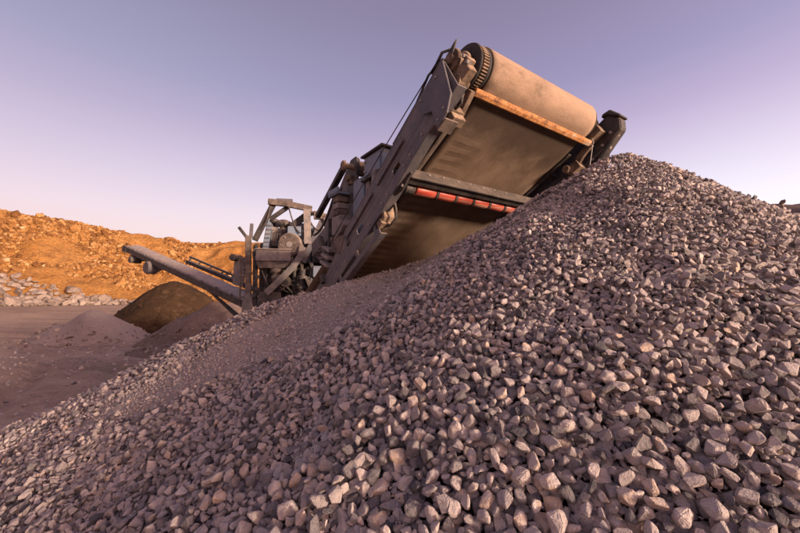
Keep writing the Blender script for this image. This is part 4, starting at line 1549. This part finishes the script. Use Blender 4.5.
for (px_, y0, y1, r0, mt) in ((296.5, 246, 304, 0.03, 'dusty'), (306, 262, 302, 0.025, 'frame'), (263, 266, 300, 0.03, 'engine'), (328, 246, 296, 0.035, 'dusty'), (290, 262, 290, 0.04, 'engine')):
    a, b = P(px_, y1, 0.08), P(px_, y0, 0.08)
    L_ = b[2] - a[2]
    MB().lathe(a, b, [(0, r0), (L_ * 0.3, r0), (L_ * 0.3, r0 * 1.5), (L_ * 0.36, r0 * 1.5), (L_ * 0.36, r0), (L_ * 0.86, r0), (L_ * 0.86, r0 * 1.4), (L_, r0 * 1.4)], 14).build("pipe", mt, crusher, FB)
# mesh guard in front of the fan
for k in range(7):
    a, b = P(266 + k * 2.4, 248, 0.14), P(266.5 + k * 2.4, 229, 0.14)
    MB().tube([a, b], 0.005, 5).build("guard_wire", 'frame_dark', crusher, FB)
for k in range(5):
    a, b = P(265, 246 - k * 4, 0.135), P(282, 246 - k * 4, 0.135)
    MB().tube([a, b], 0.005, 5).build("guard_wire", 'frame_dark', crusher, FB)
# ladder on the left corner
for k in range(6):
    MB().tube([P(240.5, 262 + k * 7, -0.02), P(246, 262 + k * 7, -0.02)], 0.012, 6).build("ladder_rung", 'dusty', crusher, FB)
MB().tube([P(240.5, 256, -0.02), P(240.5, 306, -0.02)], 0.014, 6).build("ladder_rail", 'dusty', crusher, FB)

# ------------------------------------------------ slender side conveyor
pb, ph = Vector((-3.35, 8.0, 1.74)), Vector((-8.25, 11.0, 3.30))
d = (ph - pb)
Ls = d.length
d.normalize()
sx_ = d.cross(Vector((0, 0, 1))).normalized()
nz_ = sx_.cross(d).normalized()
FS = IR @ Matrix(((sx_.x, d.x, nz_.x, pb.x), (sx_.y, d.y, nz_.y, pb.y), (sx_.z, d.z, nz_.z, pb.z), (0, 0, 0, 1)))
# dusty rounded cover over the belt
sec = [(0.24 * math.cos(a), 0.03 + 0.115 * math.sin(a)) for a in [math.pi * i / 10 for i in range(11)]]
side = MB().plate([(x, z) for x, z in sec], 1, -0.2, Ls - 0.12).build("side_conveyor", 'beige', crusher, FS, smooth=False)
side["label"] = "slender dusty side conveyor"
for sg in (-1, 1):
    mb = MB()
    mb.box(*sorted((sg * 0.265, sg * 0.285)), -0.2, Ls - 0.05, -0.10, 0.045)
    mb.box(*sorted((sg * 0.20, sg * 0.265)), -0.2, Ls - 0.05, -0.10, -0.088)
    mb.build("side_rail", 'frame_dark', side, bevel=0.004)
MB().box(-0.19, 0.19, -0.1, Ls, -0.08, -0.07).build("return_belt", 'rubber', side)
MB().lathe((-0.25, Ls, -0.02), (0.25, Ls, -0.02), [(0, 0.04), (0, 0.095), (0.5, 0.095), (0.5, 0.04)], 20).build("head_pulley", 'engine', side)
MB().box(-0.31, -0.27, Ls - 0.15, Ls + 0.08, -0.12, 0.075).build("pulley_plate", 'frame_dark', side, bevel=0.01)
MB().box(0.27, 0.31, Ls - 0.15, Ls + 0.08, -0.12, 0.075).build("pulley_plate", 'frame_dark', side, bevel=0.01)
mb = MB()
mb.lathe((-0.34, Ls - 0.6, -0.24), (0.15, Ls - 0.6, -0.24), [(0, 0.05), (0, 0.09), (0.1, 0.10), (0.3, 0.10), (0.3, 0.05)], 16)
mb.box(-0.25, 0.1, Ls - 0.75, Ls - 0.35, -0.24, -0.142)
mb.build("belt_motor", 'engine', side, bevel=0.008)
mb = MB()
mb.lathe((-0.36, Ls - 1.72, -0.22), (0.2, Ls - 1.72, -0.22), [(0, 0.05), (0, 0.16), (0.06, 0.18), (0.24, 0.18), (0.28, 0.14), (0.4, 0.06)], 18)
mb.build("tensioner", 'frame', side, bevel=0.0)
mb = MB()
for k in range(9):
    y = 0.3 + k * 0.62
    mb.box(-0.29, -0.262, y, y + 0.05, 0.045, 0.085)
    mb.box(0.262, 0.29, y, y + 0.05, 0.045, 0.085)
mb.build("cover_clip", 'frame', side)["kind"] = "stuff"
wp = lambda X, Y, Z: (Vector((X, Y, Z)) - ROOT)
I4 = Matrix.Identity(4)
q0 = pb + d * 2.55 + nz_ * -0.14
mb = MB()
for o_ in (0.0, 0.10):
    mb.beam(wp(*(q0 + sx_ * 0.2 + d * o_ * 2)), wp(-3.55 + o_ * 0.9, 8.05, 1.28), 0.05, 0.05)
mb.build("support_strut", 'frame_dark', crusher, I4, bevel=0.003)
# dark folding rail behind the side conveyor
a_, c2 = Vector((-6.35, 10.6, 2.86)), Vector((-4.3, 9.2, 2.24))
mb = MB()
mb.beam(wp(*a_), wp(*c2), 0.12, 0.10)
mb.beam(wp(*(a_ + Vector((0, 0.1, 0.16)))), wp(*(c2 + Vector((0, 0.1, 0.12)))), 0.05, 0.05)
for t in (0.02, 0.25, 0.5, 0.75, 0.95):
    q = a_.lerp(c2, t)
    mb.beam(wp(*q), wp(*(q + Vector((0, 0.1, 0.15)))), 0.04, 0.04)
mb.beam(wp(*c2), wp(-2.6, 7.9, 1.75), 0.12, 0.10)
mb.build("folding_rail", 'frame_dark', crusher, I4, bevel=0.004)
